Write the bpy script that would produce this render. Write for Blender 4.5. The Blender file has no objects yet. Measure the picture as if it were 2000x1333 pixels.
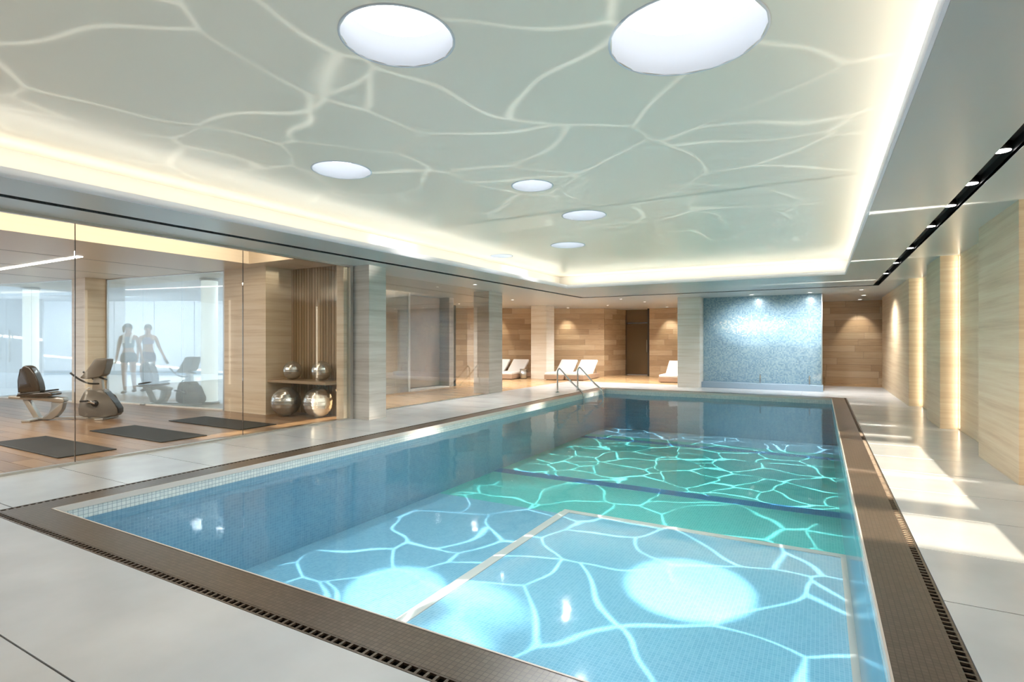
import bpy, bmesh, math, random
from mathutils import Vector, Matrix

random.seed(7)
scene = bpy.context.scene
C = scene.collection
PI = math.pi

# ------------------------------------------------------------------ camera
YAW = math.atan2(601.0, 1068.0)
cam_d = bpy.data.cameras.new('camera')
cam_d.sensor_width = 36.0
cam_d.lens = 36.0 * 1068.0 / 2000.0
cam_d.shift_y = 2.5 / 2000.0
cam_d.clip_start = 0.05
cam_o = bpy.data.objects.new('camera', cam_d)
C.objects.link(cam_o)
cam_o.location = (0, 0, 1.3)
cam_o.rotation_euler = (PI / 2, 0, YAW)
scene.camera = cam_o

# ------------------------------------------------------------------ world, sun, exposure
world = bpy.data.worlds.new('world')
scene.world = world
world.use_nodes = True
wn = world.node_tree.nodes
wn['Background'].inputs[0].default_value = (0.72, 0.85, 1.0, 1)
wn['Background'].inputs[1].default_value = 2.0
vs = scene.view_settings
vs.view_transform = 'Standard'
vs.look = 'None'
vs.gamma = 1.0
vs.use_curve_mapping = False
vs.exposure = 0.16

SUN_TAN = 0.194
sun_d = bpy.data.lights.new('sun', 'SUN')
sun_d.energy = 27.0
sun_d.angle = 0.004
sun_d.color = (1.0, 0.88, 0.68)
sun_o = bpy.data.objects.new('sun', sun_d)
C.objects.link(sun_o)
sun_o.location = (0, -8, 5)
sun_o.rotation_euler = Vector((0.0, 1.0, -SUN_TAN)).to_track_quat('-Z', 'Y').to_euler()


def area(name, loc, direction, sx, sy, power, color, spread=PI, roll_axis=None):
    d = bpy.data.lights.new(name, 'AREA')
    d.shape = 'RECTANGLE'
    d.size, d.size_y = sx, sy
    d.energy = power
    d.color = color
    d.spread = spread
    o = bpy.data.objects.new(name, d)
    C.objects.link(o)
    z = -Vector(direction).normalized()
    x = Vector(roll_axis if roll_axis else (1, 0, 0))
    x = (x - z * x.dot(z)).normalized()
    y = z.cross(x)
    m = Matrix((x, y, z)).transposed().to_4x4()
    m.translation = Vector(loc)
    o.matrix_world = m
    return o


def spot(name, loc, target, power, color, angle, blend=0.3, radius=0.03):
    d = bpy.data.lights.new(name, 'SPOT')
    d.energy = power
    d.color = color
    d.spot_size = angle
    d.spot_blend = blend
    d.shadow_soft_size = radius
    o = bpy.data.objects.new(name, d)
    C.objects.link(o)
    o.location = loc
    o.rotation_euler = (Vector(target) - Vector(loc)).to_track_quat('-Z', 'Y').to_euler()
    return o


WARM = (1.0, 0.92, 0.76)
# key coordinates -----------------------------------------------------------
ZS, ZC = 2.6, 2.92                        # soffit and raised ceiling
LNL, LFL = (-5.66, -1.5), (-5.30, 12.12)  # lip of the raised ceiling, left side near / far
LNR, LFR = (0.415, -1.5), (0.415, 12.26)
PX0, PX1, PY0, PY1 = -5.23, 0.245, 1.96, 14.65
OX0, OX1, OY0, OY1 = -5.48, 0.485, 1.73, 14.93
GR = 0.055                                # drain channel width
ZW = -0.13                                # water level
GX = -6.93                                # glass wall of the gym
YR = -3.0                                 # rear wall behind the camera

# hidden LED runs lying on the cove ledge (uplights)
COVE = 6.5
cl = (LFL[1] - LNL[1])
area('cove_light', ((LNL[0] + LFL[0]) / 2 - 0.17, (LNL[1] + LFL[1]) / 2, ZS + 0.05), (0.30, -0.30 * (LFL[0] - LNL[0]) / cl, 1), cl, 0.10, COVE * 5.2, WARM, roll_axis=(LFL[0] - LNL[0], cl, 0))
area('cove_light', (LNR[0] + 0.17, (LNR[1] + LFR[1]) / 2, ZS + 0.05), (-0.30, 0, 1), cl, 0.10, COVE * 6.2, WARM, roll_axis=(0, 1, 0))
area('cove_light', ((LFL[0] + LFR[0]) / 2, 12.36, ZS + 0.05), (0.30 * 0.14 / 5.715, -0.30, 1), 5.9, 0.10, COVE * 2.8, WARM, roll_axis=(5.715, 0.14, 0))


# added pattern lamps: veins drawn in the lamp nodes stand in for water caustics
def caustic_lamp(name, loc, up, power, color, u0, u1, v0, v1, scale, width, radius=0.02, dim=0.0, seed=0.0, gain=1.0):
    d = bpy.data.lights.new(name, 'POINT')
    d.energy = power
    d.color = color
    d.shadow_soft_size = radius
    d.use_nodes = True
    nt = d.node_tree
    N, L = nt.nodes, nt.links
    for n in list(N):
        N.remove(n)
    out = N.new('ShaderNodeOutputLight')
    em = N.new('ShaderNodeEmission')
    tc = N.new('ShaderNodeTexCoord')
    sep = N.new('ShaderNodeSeparateXYZ')
    L.new(tc.outputs['Normal'], sep.inputs[0])

    def M(op, a, b=None, c=None, clamp=False):
        n = N.new('ShaderNodeMath')
        n.operation = op
        n.use_clamp = clamp
        for i, v in enumerate((a, b, c)):
            if v is None:
                continue
            if isinstance(v, (int, float)):
                n.inputs[i].default_value = v
            else:
                L.new(v, n.inputs[i])
        return n.outputs[0]
    s = 1.0 if up else -1.0
    zz = M('MAXIMUM', M('MULTIPLY', sep.outputs[2], s), 0.0001)
    u = M('DIVIDE', sep.outputs[0], zz)
    v = M('DIVIDE', sep.outputs[1], zz)

    def win(t, a, b, soft=0.02):
        lo = M('DIVIDE', M('SUBTRACT', t, a), soft, clamp=True)
        hi = M('DIVIDE', M('SUBTRACT', b, t), soft, clamp=True)
        return M('MULTIPLY', lo, hi)
    mask = M('MULTIPLY', win(u, u0, u1), win(v, v0, v1))
    mask = M('MULTIPLY', mask, M('GREATER_THAN', M('MULTIPLY', sep.outputs[2], s), 0.02))
    comb = N.new('ShaderNodeCombineXYZ')
    L.new(u, comb.inputs[0])
    L.new(v, comb.inputs[1])
    comb.inputs[2].default_value = seed
    noi = N.new('ShaderNodeTexNoise')
    noi.inputs['Scale'].default_value = scale * 0.7
    noi.inputs['Detail'].default_value = 1.0
    L.new(comb.outputs[0], noi.inputs['Vector'])
    mix = N.new('ShaderNodeVectorMath')
    mix.operation = 'MULTIPLY_ADD'
    L.new(noi.outputs['Color'], mix.inputs[0])
    k = 1.1 / scale
    mix.inputs[1].default_value = (k, k, k * 0.2)
    L.new(comb.outputs[0], mix.inputs[2])
    vor = N.new('ShaderNodeTexVoronoi')
    vor.feature = 'DISTANCE_TO_EDGE'
    vor.inputs['Scale'].default_value = scale
    L.new(mix.outputs[0], vor.inputs['Vector'])
    # line width varies along the veins
    n2 = N.new('ShaderNodeTexNoise')
    n2.inputs['Scale'].default_value = scale * 1.3
    n2.inputs['Detail'].default_value = 0.0
    L.new(comb.outputs[0], n2.inputs['Vector'])
    wv = M('MULTIPLY', M('ADD', M('MULTIPLY', n2.outputs['Fac'], 1.3), 0.25), width)
    line = M('SUBTRACT', 1.0, M('DIVIDE', vor.outputs['Distance'], wv), clamp=True)
    line = M('POWER', line, 1.6)
    line = M('MULTIPLY', M('MULTIPLY', line, M('ADD', 0.35, M('MULTIPLY', n2.outputs['Fac'], 1.1))), gain)
    pat = M('ADD', line, dim)
    inv = M('DIVIDE', 1.0, M('MULTIPLY', M('MULTIPLY', zz, zz), zz))
    tot = M('MULTIPLY', M('MULTIPLY', pat, mask), inv)
    L.new(tot, em.inputs['Strength'])
    L.new(em.outputs[0], out.inputs[0])
    o = bpy.data.objects.new(name, d)
    C.objects.link(o)
    o.location = loc
    return o


# ================================================================== materials
MATS = {}


def new_mat(name):
    m = bpy.data.materials.new(name)
    m.use_nodes = True
    MATS[name] = m
    nt = m.node_tree
    b = nt.nodes['Principled BSDF']
    return m, nt, b


def plain(name, col, rough=0.5, metal=0.0, spec=0.5, noise=0.0, nscale=3.0, coat=0.0):
    m, nt, b = new_mat(name)
    b.inputs['Base Color'].default_value = (*col, 1)
    b.inputs['Roughness'].default_value = rough
    b.inputs['Metallic'].default_value = metal
    b.inputs['Specular IOR Level'].default_value = spec
    b.inputs['Coat Weight'].default_value = coat
    if noise:
        tc = nt.nodes.new('ShaderNodeTexCoord')
        no = nt.nodes.new('ShaderNodeTexNoise')
        no.inputs['Scale'].default_value = nscale
        no.inputs['Detail'].default_value = 5
        nt.links.new(tc.outputs['Object'], no.inputs['Vector'])
        r = nt.nodes.new('ShaderNodeValToRGB')
        r.color_ramp.elements[0].position = 0.3
        r.color_ramp.elements[1].position = 0.7
        r.color_ramp.elements[0].color = (*[c * (1 - noise) for c in col], 1)
        r.color_ramp.elements[1].color = (*[min(1, c * (1 + noise)) for c in col], 1)
        nt.links.new(no.outputs['Fac'], r.inputs[0])
        nt.links.new(r.outputs[0], b.inputs['Base Color'])
    return m


def emit(name, col, strength):
    m, nt, b = new_mat(name)
    b.inputs['Base Color'].default_value = (*col, 1)
    b.inputs['Emission Color'].default_value = (*col, 1)
    b.inputs['Emission Strength'].default_value = strength
    return m


def strata(name, cols, rough=0.3, zs=14.0, hs=0.6, coat=0.0):
    """stone / veneer with fine horizontal veins"""
    m, nt, b = new_mat(name)
    tc = nt.nodes.new('ShaderNodeTexCoord')
    mp = nt.nodes.new('ShaderNodeMapping')
    mp.inputs['Scale'].default_value = (hs, hs, zs)
    nt.links.new(tc.outputs['Object'], mp.inputs['Vector'])
    n1 = nt.nodes.new('ShaderNodeTexNoise')
    n1.inputs['Scale'].default_value = 1.0
    n1.inputs['Detail'].default_value = 7
    n1.inputs['Roughness'].default_value = 0.68
    nt.links.new(mp.outputs[0], n1.inputs['Vector'])
    r = nt.nodes.new('ShaderNodeValToRGB')
    els = r.color_ramp.elements
    els[0].position, els[1].position = 0.3, 0.72
    els[0].color, els[1].color = (*cols[0], 1), (*cols[-1], 1)
    if len(cols) == 3:
        e = els.new(0.5)
        e.color = (*cols[1], 1)
    nt.links.new(n1.outputs['Fac'], r.inputs[0])
    nt.links.new(r.outputs[0], b.inputs['Base Color'])
    b.inputs['Roughness'].default_value = rough
    b.inputs['Coat Weight'].default_value = coat
    return m


def plank_wood(name, cols, rough=0.35, stretch=(1.6, 9.0, 9.0), ramp=(0.0, 1.0)):
    """wood for single planks: unit-cube coordinates, tone drawn per plank"""
    m, nt, b = new_mat(name)
    tc = nt.nodes.new('ShaderNodeTexCoord')
    oi = nt.nodes.new('ShaderNodeObjectInfo')
    mp = nt.nodes.new('ShaderNodeMapping')
    mp.inputs['Scale'].default_value = stretch
    nt.links.new(tc.outputs['Object'], mp.inputs['Vector'])
    add = nt.nodes.new('ShaderNodeVectorMath')
    add.operation = 'MULTIPLY_ADD'
    cx = nt.nodes.new('ShaderNodeCombineXYZ')
    for i in range(3):
        nt.links.new(oi.outputs['Random'], cx.inputs[i])
    nt.links.new(cx.outputs[0], add.inputs[0])
    add.inputs[1].default_value = (37, 51, 73)
    nt.links.new(mp.outputs[0], add.inputs[2])
    no = nt.nodes.new('ShaderNodeTexNoise')
    no.inputs['Scale'].default_value = 1.0
    no.inputs['Detail'].default_value = 6
    no.inputs['Roughness'].default_value = 0.65
    nt.links.new(add.outputs[0], no.inputs['Vector'])
    ma = nt.nodes.new('ShaderNodeMath')
    ma.operation = 'MULTIPLY_ADD'
    nt.links.new(oi.outputs['Random'], ma.inputs[0])
    ma.inputs[1].default_value = 0.45
    ma2 = nt.nodes.new('ShaderNodeMath')
    ma2.operation = 'MULTIPLY'
    nt.links.new(no.outputs['Fac'], ma2.inputs[0])
    ma2.inputs[1].default_value = 0.62
    nt.links.new(ma2.outputs[0], ma.inputs[2])
    r = nt.nodes.new('ShaderNodeValToRGB')
    els = r.color_ramp.elements
    els[0].position, els[1].position = 0.12, 0.88
    els[0].color, els[1].color = (*cols[0], 1), (*cols[-1], 1)
    if len(cols) == 3:
        e = els.new(0.5)
        e.color = (*cols[1], 1)
    nt.links.new(ma.outputs[0], r.inputs[0])
    nt.links.new(r.outputs[0], b.inputs['Base Color'])
    b.inputs['Roughness'].default_value = rough
    return m


def mosaic(name, c1, c2, grout, size, axes, rough=0.15, gw=0.1, vary=1.0, bump=0.0):
    """small square tiles: grid from world metres on two axes, tone per tile"""
    m, nt, b = new_mat(name)
    N, L = nt.nodes, nt.links
    tc = N.new('ShaderNodeTexCoord')
    sep = N.new('ShaderNodeSeparateXYZ')
    L.new(tc.outputs['Object'], sep.inputs[0])
    vals = []
    cells = []
    for a in axes:
        d = N.new('ShaderNodeMath'); d.operation = 'DIVIDE'
        L.new(sep.outputs['XYZ'.index(a)], d.inputs[0]); d.inputs[1].default_value = size
        fr = N.new('ShaderNodeMath'); fr.operation = 'FRACT'; L.new(d.outputs[0], fr.inputs[0])
        fl = N.new('ShaderNodeMath'); fl.operation = 'FLOOR'; L.new(d.outputs[0], fl.inputs[0])
        cells.append(fl.outputs[0])
        s = N.new('ShaderNodeMath'); s.operation = 'SUBTRACT'; L.new(fr.outputs[0], s.inputs[0]); s.inputs[1].default_value = 0.5
        ab = N.new('ShaderNodeMath'); ab.operation = 'ABSOLUTE'; L.new(s.outputs[0], ab.inputs[0])
        vals.append(ab.outputs[0])
    mx = N.new('ShaderNodeMath'); mx.operation = 'MAXIMUM'; L.new(vals[0], mx.inputs[0]); L.new(vals[1], mx.inputs[1])
    gr = N.new('ShaderNodeMath'); gr.operation = 'GREATER_THAN'; L.new(mx.outputs[0], gr.inputs[0]); gr.inputs[1].default_value = 0.5 - gw / 2
    cc = N.new('ShaderNodeCombineXYZ'); L.new(cells[0], cc.inputs[0]); L.new(cells[1], cc.inputs[1])
    wnz = N.new('ShaderNodeTexWhiteNoise'); L.new(cc.outputs[0], wnz.inputs['Vector'])
    mc = N.new('ShaderNodeMix'); mc.data_type = 'RGBA'
    mc.inputs['A'].default_value = (*c1, 1); mc.inputs['B'].default_value = (*c2, 1)
    L.new(wnz.outputs['Value'], mc.inputs['Factor'])
    mg = N.new('ShaderNodeMix'); mg.data_type = 'RGBA'
    L.new(gr.outputs[0], mg.inputs['Factor'])
    L.new(mc.outputs['Result'], mg.inputs['A'])
    mg.inputs['B'].default_value = (*grout, 1)
    L.new(mg.outputs['Result'], b.inputs['Base Color'])
    b.inputs['Roughness'].default_value = rough
    return m


def glass(name, tint, refl=1.0, diff=0.0, diffcol=(0.8, 0.9, 0.9), ior=1.45, rough=0.0):
    m = bpy.data.materials.new(name)
    m.use_nodes = True
    MATS[name] = m
    nt = m.node_tree
    N, L = nt.nodes, nt.links
    for n in list(N):
        N.remove(n)
    out = N.new('ShaderNodeOutputMaterial')
    tr = N.new('ShaderNodeBsdfTransparent'); tr.inputs[0].default_value = (*tint, 1)
    gl = N.new('ShaderNodeBsdfGlossy'); gl.inputs['Roughness'].default_value = rough
    fr = N.new('ShaderNodeFresnel'); fr.inputs[0].default_value = ior
    mu = N.new('ShaderNodeMath'); mu.operation = 'MULTIPLY'; mu.inputs[1].default_value = refl
    L.new(fr.outputs[0], mu.inputs[0])
    base = tr
    if diff:
        di = N.new('ShaderNodeBsdfDiffuse'); di.inputs[0].default_value = (*diffcol, 1)
        tl = N.new('ShaderNodeBsdfTranslucent'); tl.inputs[0].default_value = (*diffcol, 1)
        m0 = N.new('ShaderNodeMixShader'); m0.inputs[0].default_value = 0.5
        L.new(di.outputs[0], m0.inputs[1]); L.new(tl.outputs[0], m0.inputs[2])
        m1 = N.new('ShaderNodeMixShader'); m1.inputs[0].default_value = diff
        L.new(tr.outputs[0], m1.inputs[1]); L.new(m0.outputs[0], m1.inputs[2])
        base = m1
    mx = N.new('ShaderNodeMixShader')
    L.new(mu.outputs[0], mx.inputs[0]); L.new(base.outputs[0], mx.inputs[1]); L.new(gl.outputs[0], mx.inputs[2])
    L.new(mx.outputs[0], out.inputs[0])
    return m


def water_mat():
    m = bpy.data.materials.new('pool_water')
    m.use_nodes = True
    MATS['pool_water'] = m
    nt = m.node_tree
    N, L = nt.nodes, nt.links
    for n in list(N):
        N.remove(n)
    out = N.new('ShaderNodeOutputMaterial')
    tc = N.new('ShaderNodeTexCoord')
    no = N.new('ShaderNodeTexNoise'); no.inputs['Scale'].default_value = 1.1; no.inputs['Detail'].default_value = 2.0
    L.new(tc.outputs['Object'], no.inputs['Vector'])
    bp = N.new('ShaderNodeBump'); bp.inputs['Strength'].default_value = 0.05; bp.inputs['Distance'].default_value = 0.25
    L.new(no.outputs['Fac'], bp.inputs['Height'])
    tr = N.new('ShaderNodeBsdfTransparent'); tr.inputs[0].default_value = (0.90, 0.97, 0.99, 1)
    gl = N.new('ShaderNodeBsdfGlossy'); gl.inputs['Roughness'].default_value = 0.06
    L.new(bp.outputs[0], gl.inputs['Normal'])
    fr = N.new('ShaderNodeFresnel'); fr.inputs[0].default_value = 1.33
    L.new(bp.outputs[0], fr.inputs['Normal'])
    mx = N.new('ShaderNodeMixShader')
    L.new(fr.outputs[0], mx.inputs[0]); L.new(tr.outputs[0], mx.inputs[1]); L.new(gl.outputs[0], mx.inputs[2])
    L.new(mx.outputs[0], out.inputs[0])


def lin(h):
    h = h.lstrip('#')
    return tuple(((int(h[i:i + 2], 16) / 255.0 + 0.055) / 1.055) ** 2.4 if int(h[i:i + 2], 16) > 10 else int(h[i:i + 2], 16) / 255 / 12.92 for i in (0, 2, 4))


plain('soffit_paint', lin('#c3c5c4'), 0.28, spec=0.5)
plain('ceiling_paint', lin('#ddd4c6'), 0.30, spec=0.45)
plain('well_paint', lin('#c4c8cf'), 0.6)
plain('white_paint', lin('#f2f1ee'), 0.6)
plain('black_channel', (0.006, 0.006, 0.006), 0.45)
plain('deck_joint', lin('#6d6b68'), 0.7)
plain('deck_slab', lin('#c2c4c6'), 0.20, spec=0.5, noise=0.10, nscale=1.6)
plain('dark_trim', lin('#2c2721'), 0.4)
plain('chrome', lin('#d8d9da'), 0.08, 1.0)
plain('brushed_steel', lin('#c9c8c4'), 0.28, 1.0)
plain('silver_frame', lin('#b5b0a8'), 0.35, 0.75)
plain('bike_grey', lin('#6d665d'), 0.4, 0.15)
plain('bike_dark', lin('#34291f'), 0.25, 0.0, coat=0.4)
plain('black_plastic', lin('#23211f'), 0.35)
plain('mat_rubber', lin('#252522'), 0.65, noise=0.12, nscale=5)
plain('mattress', lin('#f4f1ee'), 0.7)
plain('taupe_base', lin('#a98f7a'), 0.5, noise=0.08)
plain('blue_base', lin('#8fa3b4'), 0.45)
plain('locker_white', lin('#dfe5ee'), 0.3)
plain('hall_floor', lin('#d6d6d3'), 0.2)
plain('hall_wall', lin('#d9dee6'), 0.5)
plain('bronze_door', lin('#6a5840'), 0.18, 0.35)
plain('pale_door', lin('#c2b3a6'), 0.4, noise=0.05)
plain('grout_dark', lin('#4a3a2a'), 0.7)
plain('gym_ceiling', lin('#d9c9b4'), 0.35)
plain('pale_nosing', lin('#cfc3b9'), 0.4)
plain('skin_tan', lin('#a87c62'), 0.5)
plain('skin_fair', lin('#b98d75'), 0.5)
plain('hair_brown', lin('#4a3526'), 0.45)
plain('hair_dark', lin('#3a2c22'), 0.45)
plain('cloth_teal', lin('#5d7686'), 0.8)
plain('cloth_navy', lin('#2f4550'), 0.8)
plain('cloth_mauve', lin('#9a8fae'), 0.8)
plain('cloth_plum', lin('#554a66'), 0.8)
plain('towel_white', lin('#f1eeea'), 0.9)
plain('shoe_dark', lin('#4b4a4c'), 0.6)
plain('eye_dark', (0.02, 0.015, 0.012), 0.2)
plain('lip_colour', lin('#9a5c52'), 0.5)
emit('skylight_glow', (1.0, 1.0, 1.0), 1.5)
emit('lamp_white', (1.0, 0.98, 0.95), 6.0)
emit('led_warm', (1.0, 0.91, 0.74), 2.6)
emit('led_line', (1.0, 0.98, 0.95), 5.0)
emit('band_glow', (0.97, 1.0, 0.96), 1.3)  # glow of the tubes added for the bright bands in the glass
strata('pale_veneer', [lin('#cdb594'), lin('#e2cfb2'), lin('#eadbc4')], 0.35, 16, 0.5)
strata('grey_veneer', [lin('#b7aea4'), lin('#cec8c0'), lin('#dcd7d0')], 0.35, 16, 0.5)
strata('white_veneer', [lin('#d8cdbd'), lin('#eae3d8'), lin('#f3efe8')], 0.35, 16, 0.5)
strata('stone_wall', [lin('#cfb493'), lin('#e0c9a9'), lin('#ead9bd')], 0.42, 18, 0.45)
strata('shade_panel', [lin('#a29d97'), lin('#b4afa8'), lin('#c0bbb4')], 0.35, 16, 0.5)
plank_wood('wall_plank', [lin('#917559'), lin('#b39878'), lin('#cab497')], 0.33, (2.2, 6, 7))
plank_wood('floor_plank', [lin('#6b5038'), lin('#8a6c4e'), lin('#a08262')], 0.30, (2.0, 7, 6))
plank_wood('slat_wood', [lin('#7d664d'), lin('#97805f'), lin('#a8917a')], 0.5, (5, 5, 1.5))
strata('lounge_floor', [lin('#a9835b'), lin('#c7a277'), lin('#d7b78e')], 0.18, 1.0, 1.0)
MATS['lounge_floor'].node_tree.nodes['Mapping'].inputs['Scale'].default_value = (0.7, 7.0, 1.0)
TEAL = (lin('#52b8ae'), lin('#64c5bb'))
BLUE = (lin('#7aacc3'), lin('#87b6ca'))
DEEP = (lin('#6f9db4'), lin('#7ba8bd'))
mosaic('pool_floor_blue', *BLUE, lin('#9fc5d5'), 0.03, 'XY')
mosaic('pool_floor_teal', *TEAL, lin('#8cd4c9'), 0.03, 'XY')
mosaic('pool_floor_band', lin('#2f6f9c'), lin('#3f80ab'), lin('#5f97b6'), 0.03, 'XY')
mosaic('pool_wall_x', *DEEP, lin('#8db6c8'), 0.03, 'YZ')
mosaic('pool_wall_y', *DEEP, lin('#8db6c8'), 0.03, 'XZ')
mosaic('waterline_x', lin('#cfd2cf'), lin('#dfe0da'), lin('#9aa4a6'), 0.035, 'YZ', gw=0.12)
mosaic('waterline_y', lin('#cfd2cf'), lin('#dfe0da'), lin('#9aa4a6'), 0.035, 'XZ', gw=0.12)
mosaic('coping_tile', lin('#574a3e'), lin('#64564a'), lin('#43382e'), 0.025, 'XY', 0.28, gw=0.14)
glass('clear_glass', (0.985, 0.99, 0.985), 0.35)
glass('partition_glass', (0.90, 0.96, 0.97), 0.6, 0.20, (0.78, 0.88, 0.90))
glass('water_wall_glass', (0.93, 0.98, 0.99), 0.5, 0.05, (0.8, 0.9, 0.95))
glass('lip_acrylic', (0.0, 0.0, 0.0), 0.3, 1.0, (0.90, 0.92, 0.98), rough=0.3)
glass('window_glass', (1, 1, 1), 0.3)
water_mat()


def feature_mosaic():
    m, nt, b = new_mat('feature_mosaic')
    N, L = nt.nodes, nt.links
    tc = N.new('ShaderNodeTexCoord')
    mp = N.new('ShaderNodeMapping'); mp.inputs['Scale'].default_value = (30, 30, 30)
    L.new(tc.outputs['Object'], mp.inputs['Vector'])
    fl = N.new('ShaderNodeVectorMath'); fl.operation = 'FLOOR'; L.new(mp.outputs[0], fl.inputs[0])
    sp = N.new('ShaderNodeSeparateXYZ'); L.new(fl.outputs[0], sp.inputs[0])
    cb = N.new('ShaderNodeCombineXYZ'); L.new(sp.outputs[0], cb.inputs[0]); L.new(sp.outputs[2], cb.inputs[1])
    w = N.new('ShaderNodeTexWhiteNoise'); L.new(cb.outputs[0], w.inputs['Vector'])
    big = N.new('ShaderNodeTexNoise'); big.inputs['Scale'].default_value = 1.3; big.inputs['Detail'].default_value = 3
    L.new(tc.outputs['Object'], big.inputs['Vector'])
    a = N.new('ShaderNodeMath'); a.operation = 'MULTIPLY_ADD'
    L.new(w.outputs['Value'], a.inputs[0]); a.inputs[1].default_value = 0.55
    h = N.new('ShaderNodeMath'); h.operation = 'MULTIPLY'; L.new(big.outputs['Fac'], h.inputs[0]); h.inputs[1].default_value = 0.45
    L.new(h.outputs[0], a.inputs[2])
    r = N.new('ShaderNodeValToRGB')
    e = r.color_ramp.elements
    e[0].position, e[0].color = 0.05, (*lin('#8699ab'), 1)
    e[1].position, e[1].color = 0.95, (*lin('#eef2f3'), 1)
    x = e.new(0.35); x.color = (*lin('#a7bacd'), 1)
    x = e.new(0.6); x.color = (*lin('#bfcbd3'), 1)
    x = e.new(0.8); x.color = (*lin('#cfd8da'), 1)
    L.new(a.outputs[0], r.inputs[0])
    # pale oval of a reflection put into the tile colour, broken up per tile
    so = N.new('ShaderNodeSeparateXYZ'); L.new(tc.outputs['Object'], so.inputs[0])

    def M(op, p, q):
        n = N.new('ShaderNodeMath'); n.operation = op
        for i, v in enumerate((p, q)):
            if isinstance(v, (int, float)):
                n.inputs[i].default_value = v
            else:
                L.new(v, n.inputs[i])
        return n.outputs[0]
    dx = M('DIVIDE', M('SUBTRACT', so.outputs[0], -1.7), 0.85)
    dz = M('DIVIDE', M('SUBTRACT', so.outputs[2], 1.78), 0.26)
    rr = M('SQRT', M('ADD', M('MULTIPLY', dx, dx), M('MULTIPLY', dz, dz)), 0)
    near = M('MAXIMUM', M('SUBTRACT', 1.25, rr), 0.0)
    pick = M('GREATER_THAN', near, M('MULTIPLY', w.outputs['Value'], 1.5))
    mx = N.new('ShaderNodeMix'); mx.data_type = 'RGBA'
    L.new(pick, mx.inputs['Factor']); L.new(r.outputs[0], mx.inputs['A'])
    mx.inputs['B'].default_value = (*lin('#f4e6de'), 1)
    L.new(mx.outputs['Result'], b.inputs['Base Color'])
    b.inputs['Roughness'].default_value = 0.2


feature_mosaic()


# ================================================================== mesh helpers
def tag(o, label=None, cat=None, group=None, kind=None):
    if label:
        o['label'] = label
    if cat:
        o['category'] = cat
    if group:
        o['group'] = group
    if kind:
        o['kind'] = kind
    return o


def link(name, me, mat, parent=None, smooth=False):
    if mat is not None:
        me.materials.clear()
        me.materials.append(MATS[mat] if isinstance(mat, str) else mat)
    if smooth:
        for p in me.polygons:
            p.use_smooth = True
    o = bpy.data.objects.new(name, me)
    C.objects.link(o)
    if parent is not None:
        o.parent = parent
    return o


def obj(name, bm, mat, parent=None, smooth=False):
    me = bpy.data.meshes.new(name)
    bmesh.ops.recalc_face_normals(bm, faces=bm.faces)
    bm.to_mesh(me)
    bm.free()
    return link(name, me, mat, parent, smooth)


def empty(name, loc=(0, 0, 0), rz=0.0, scale=1.0):
    o = bpy.data.objects.new(name, None)
    o.empty_display_size = 0.1
    C.objects.link(o)
    o.location = loc
    o.rotation_euler = (0, 0, rz)
    o.scale = (scale,) * 3
    return o


def add_box(bm, x0, x1, y0, y1, z0, z1):
    vs_ = [bm.verts.new(p) for p in ((x0, y0, z0), (x1, y0, z0), (x1, y1, z0), (x0, y1, z0), (x0, y0, z1), (x1, y0, z1), (x1, y1, z1), (x0, y1, z1))]
    for f in ((0, 3, 2, 1), (4, 5, 6, 7), (0, 1, 5, 4), (1, 2, 6, 5), (2, 3, 7, 6), (3, 0, 4, 7)):
        bm.faces.new([vs_[i] for i in f])


def box(name, x0, x1, y0, y1, z0, z1, mat, parent=None, bevel=0.0, seg=2):
    bm = bmesh.new()
    add_box(bm, x0, x1, y0, y1, z0, z1)
    if bevel:
        bmesh.ops.bevel(bm, geom=list(bm.edges), offset=bevel, segments=seg, affect='EDGES', profile=0.6)
    return obj(name, bm, mat, parent, smooth=False)


def prism(name, pts, z0, z1, mat, parent=None, bevel=0.0):
    bm = bmesh.new()
    lo = [bm.verts.new((p[0], p[1], z0)) for p in pts]
    hi = [bm.verts.new((p[0], p[1], z1)) for p in pts]
    bm.faces.new(lo[::-1])
    bm.faces.new(hi)
    n = len(pts)
    for i in range(n):
        bm.faces.new((lo[i], lo[(i + 1) % n], hi[(i + 1) % n], hi[i]))
    if bevel:
        bmesh.ops.bevel(bm, geom=list(bm.edges), offset=bevel, segments=2, affect='EDGES')
    return obj(name, bm, mat, parent)


def side_prism(name, pts, y0, y1, mat, parent=None, bevel=0.0, seg=2):
    """outline in local x-z, extruded along local y"""
    bm = bmesh.new()
    lo = [bm.verts.new((p[0], y0, p[1])) for p in pts]
    hi = [bm.verts.new((p[0], y1, p[1])) for p in pts]
    bm.faces.new(lo)
    bm.faces.new(hi[::-1])
    n = len(pts)
    for i in range(n):
        bm.faces.new((lo[i], lo[(i + 1) % n], hi[(i + 1) % n], hi[i]))
    if bevel:
        bmesh.ops.bevel(bm, geom=list(bm.edges), offset=bevel, segments=seg, affect='EDGES', profile=0.6, clamp_overlap=True)
    return obj(name, bm, mat, parent, smooth=bevel > 0)


def smooth_path(pts, n=6):
    P = [Vector(p) for p in pts]
    if len(P) < 3:
        return P
    out = []
    for i in range(len(P) - 1):
        p0 = P[i - 1] if i else P[0]
        p1, p2 = P[i], P[i + 1]
        p3 = P[i + 2] if i + 2 < len(P) else P[-1]
        for k in range(n):
            t = k / n
            out.append(0.5 * ((2 * p1) + (p2 - p0) * t + (2 * p0 - 5 * p1 + 4 * p2 - p3) * t * t + (3 * p1 - p0 - 3 * p2 + p3) * t ** 3))
    out.append(P[-1])
    return out


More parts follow.
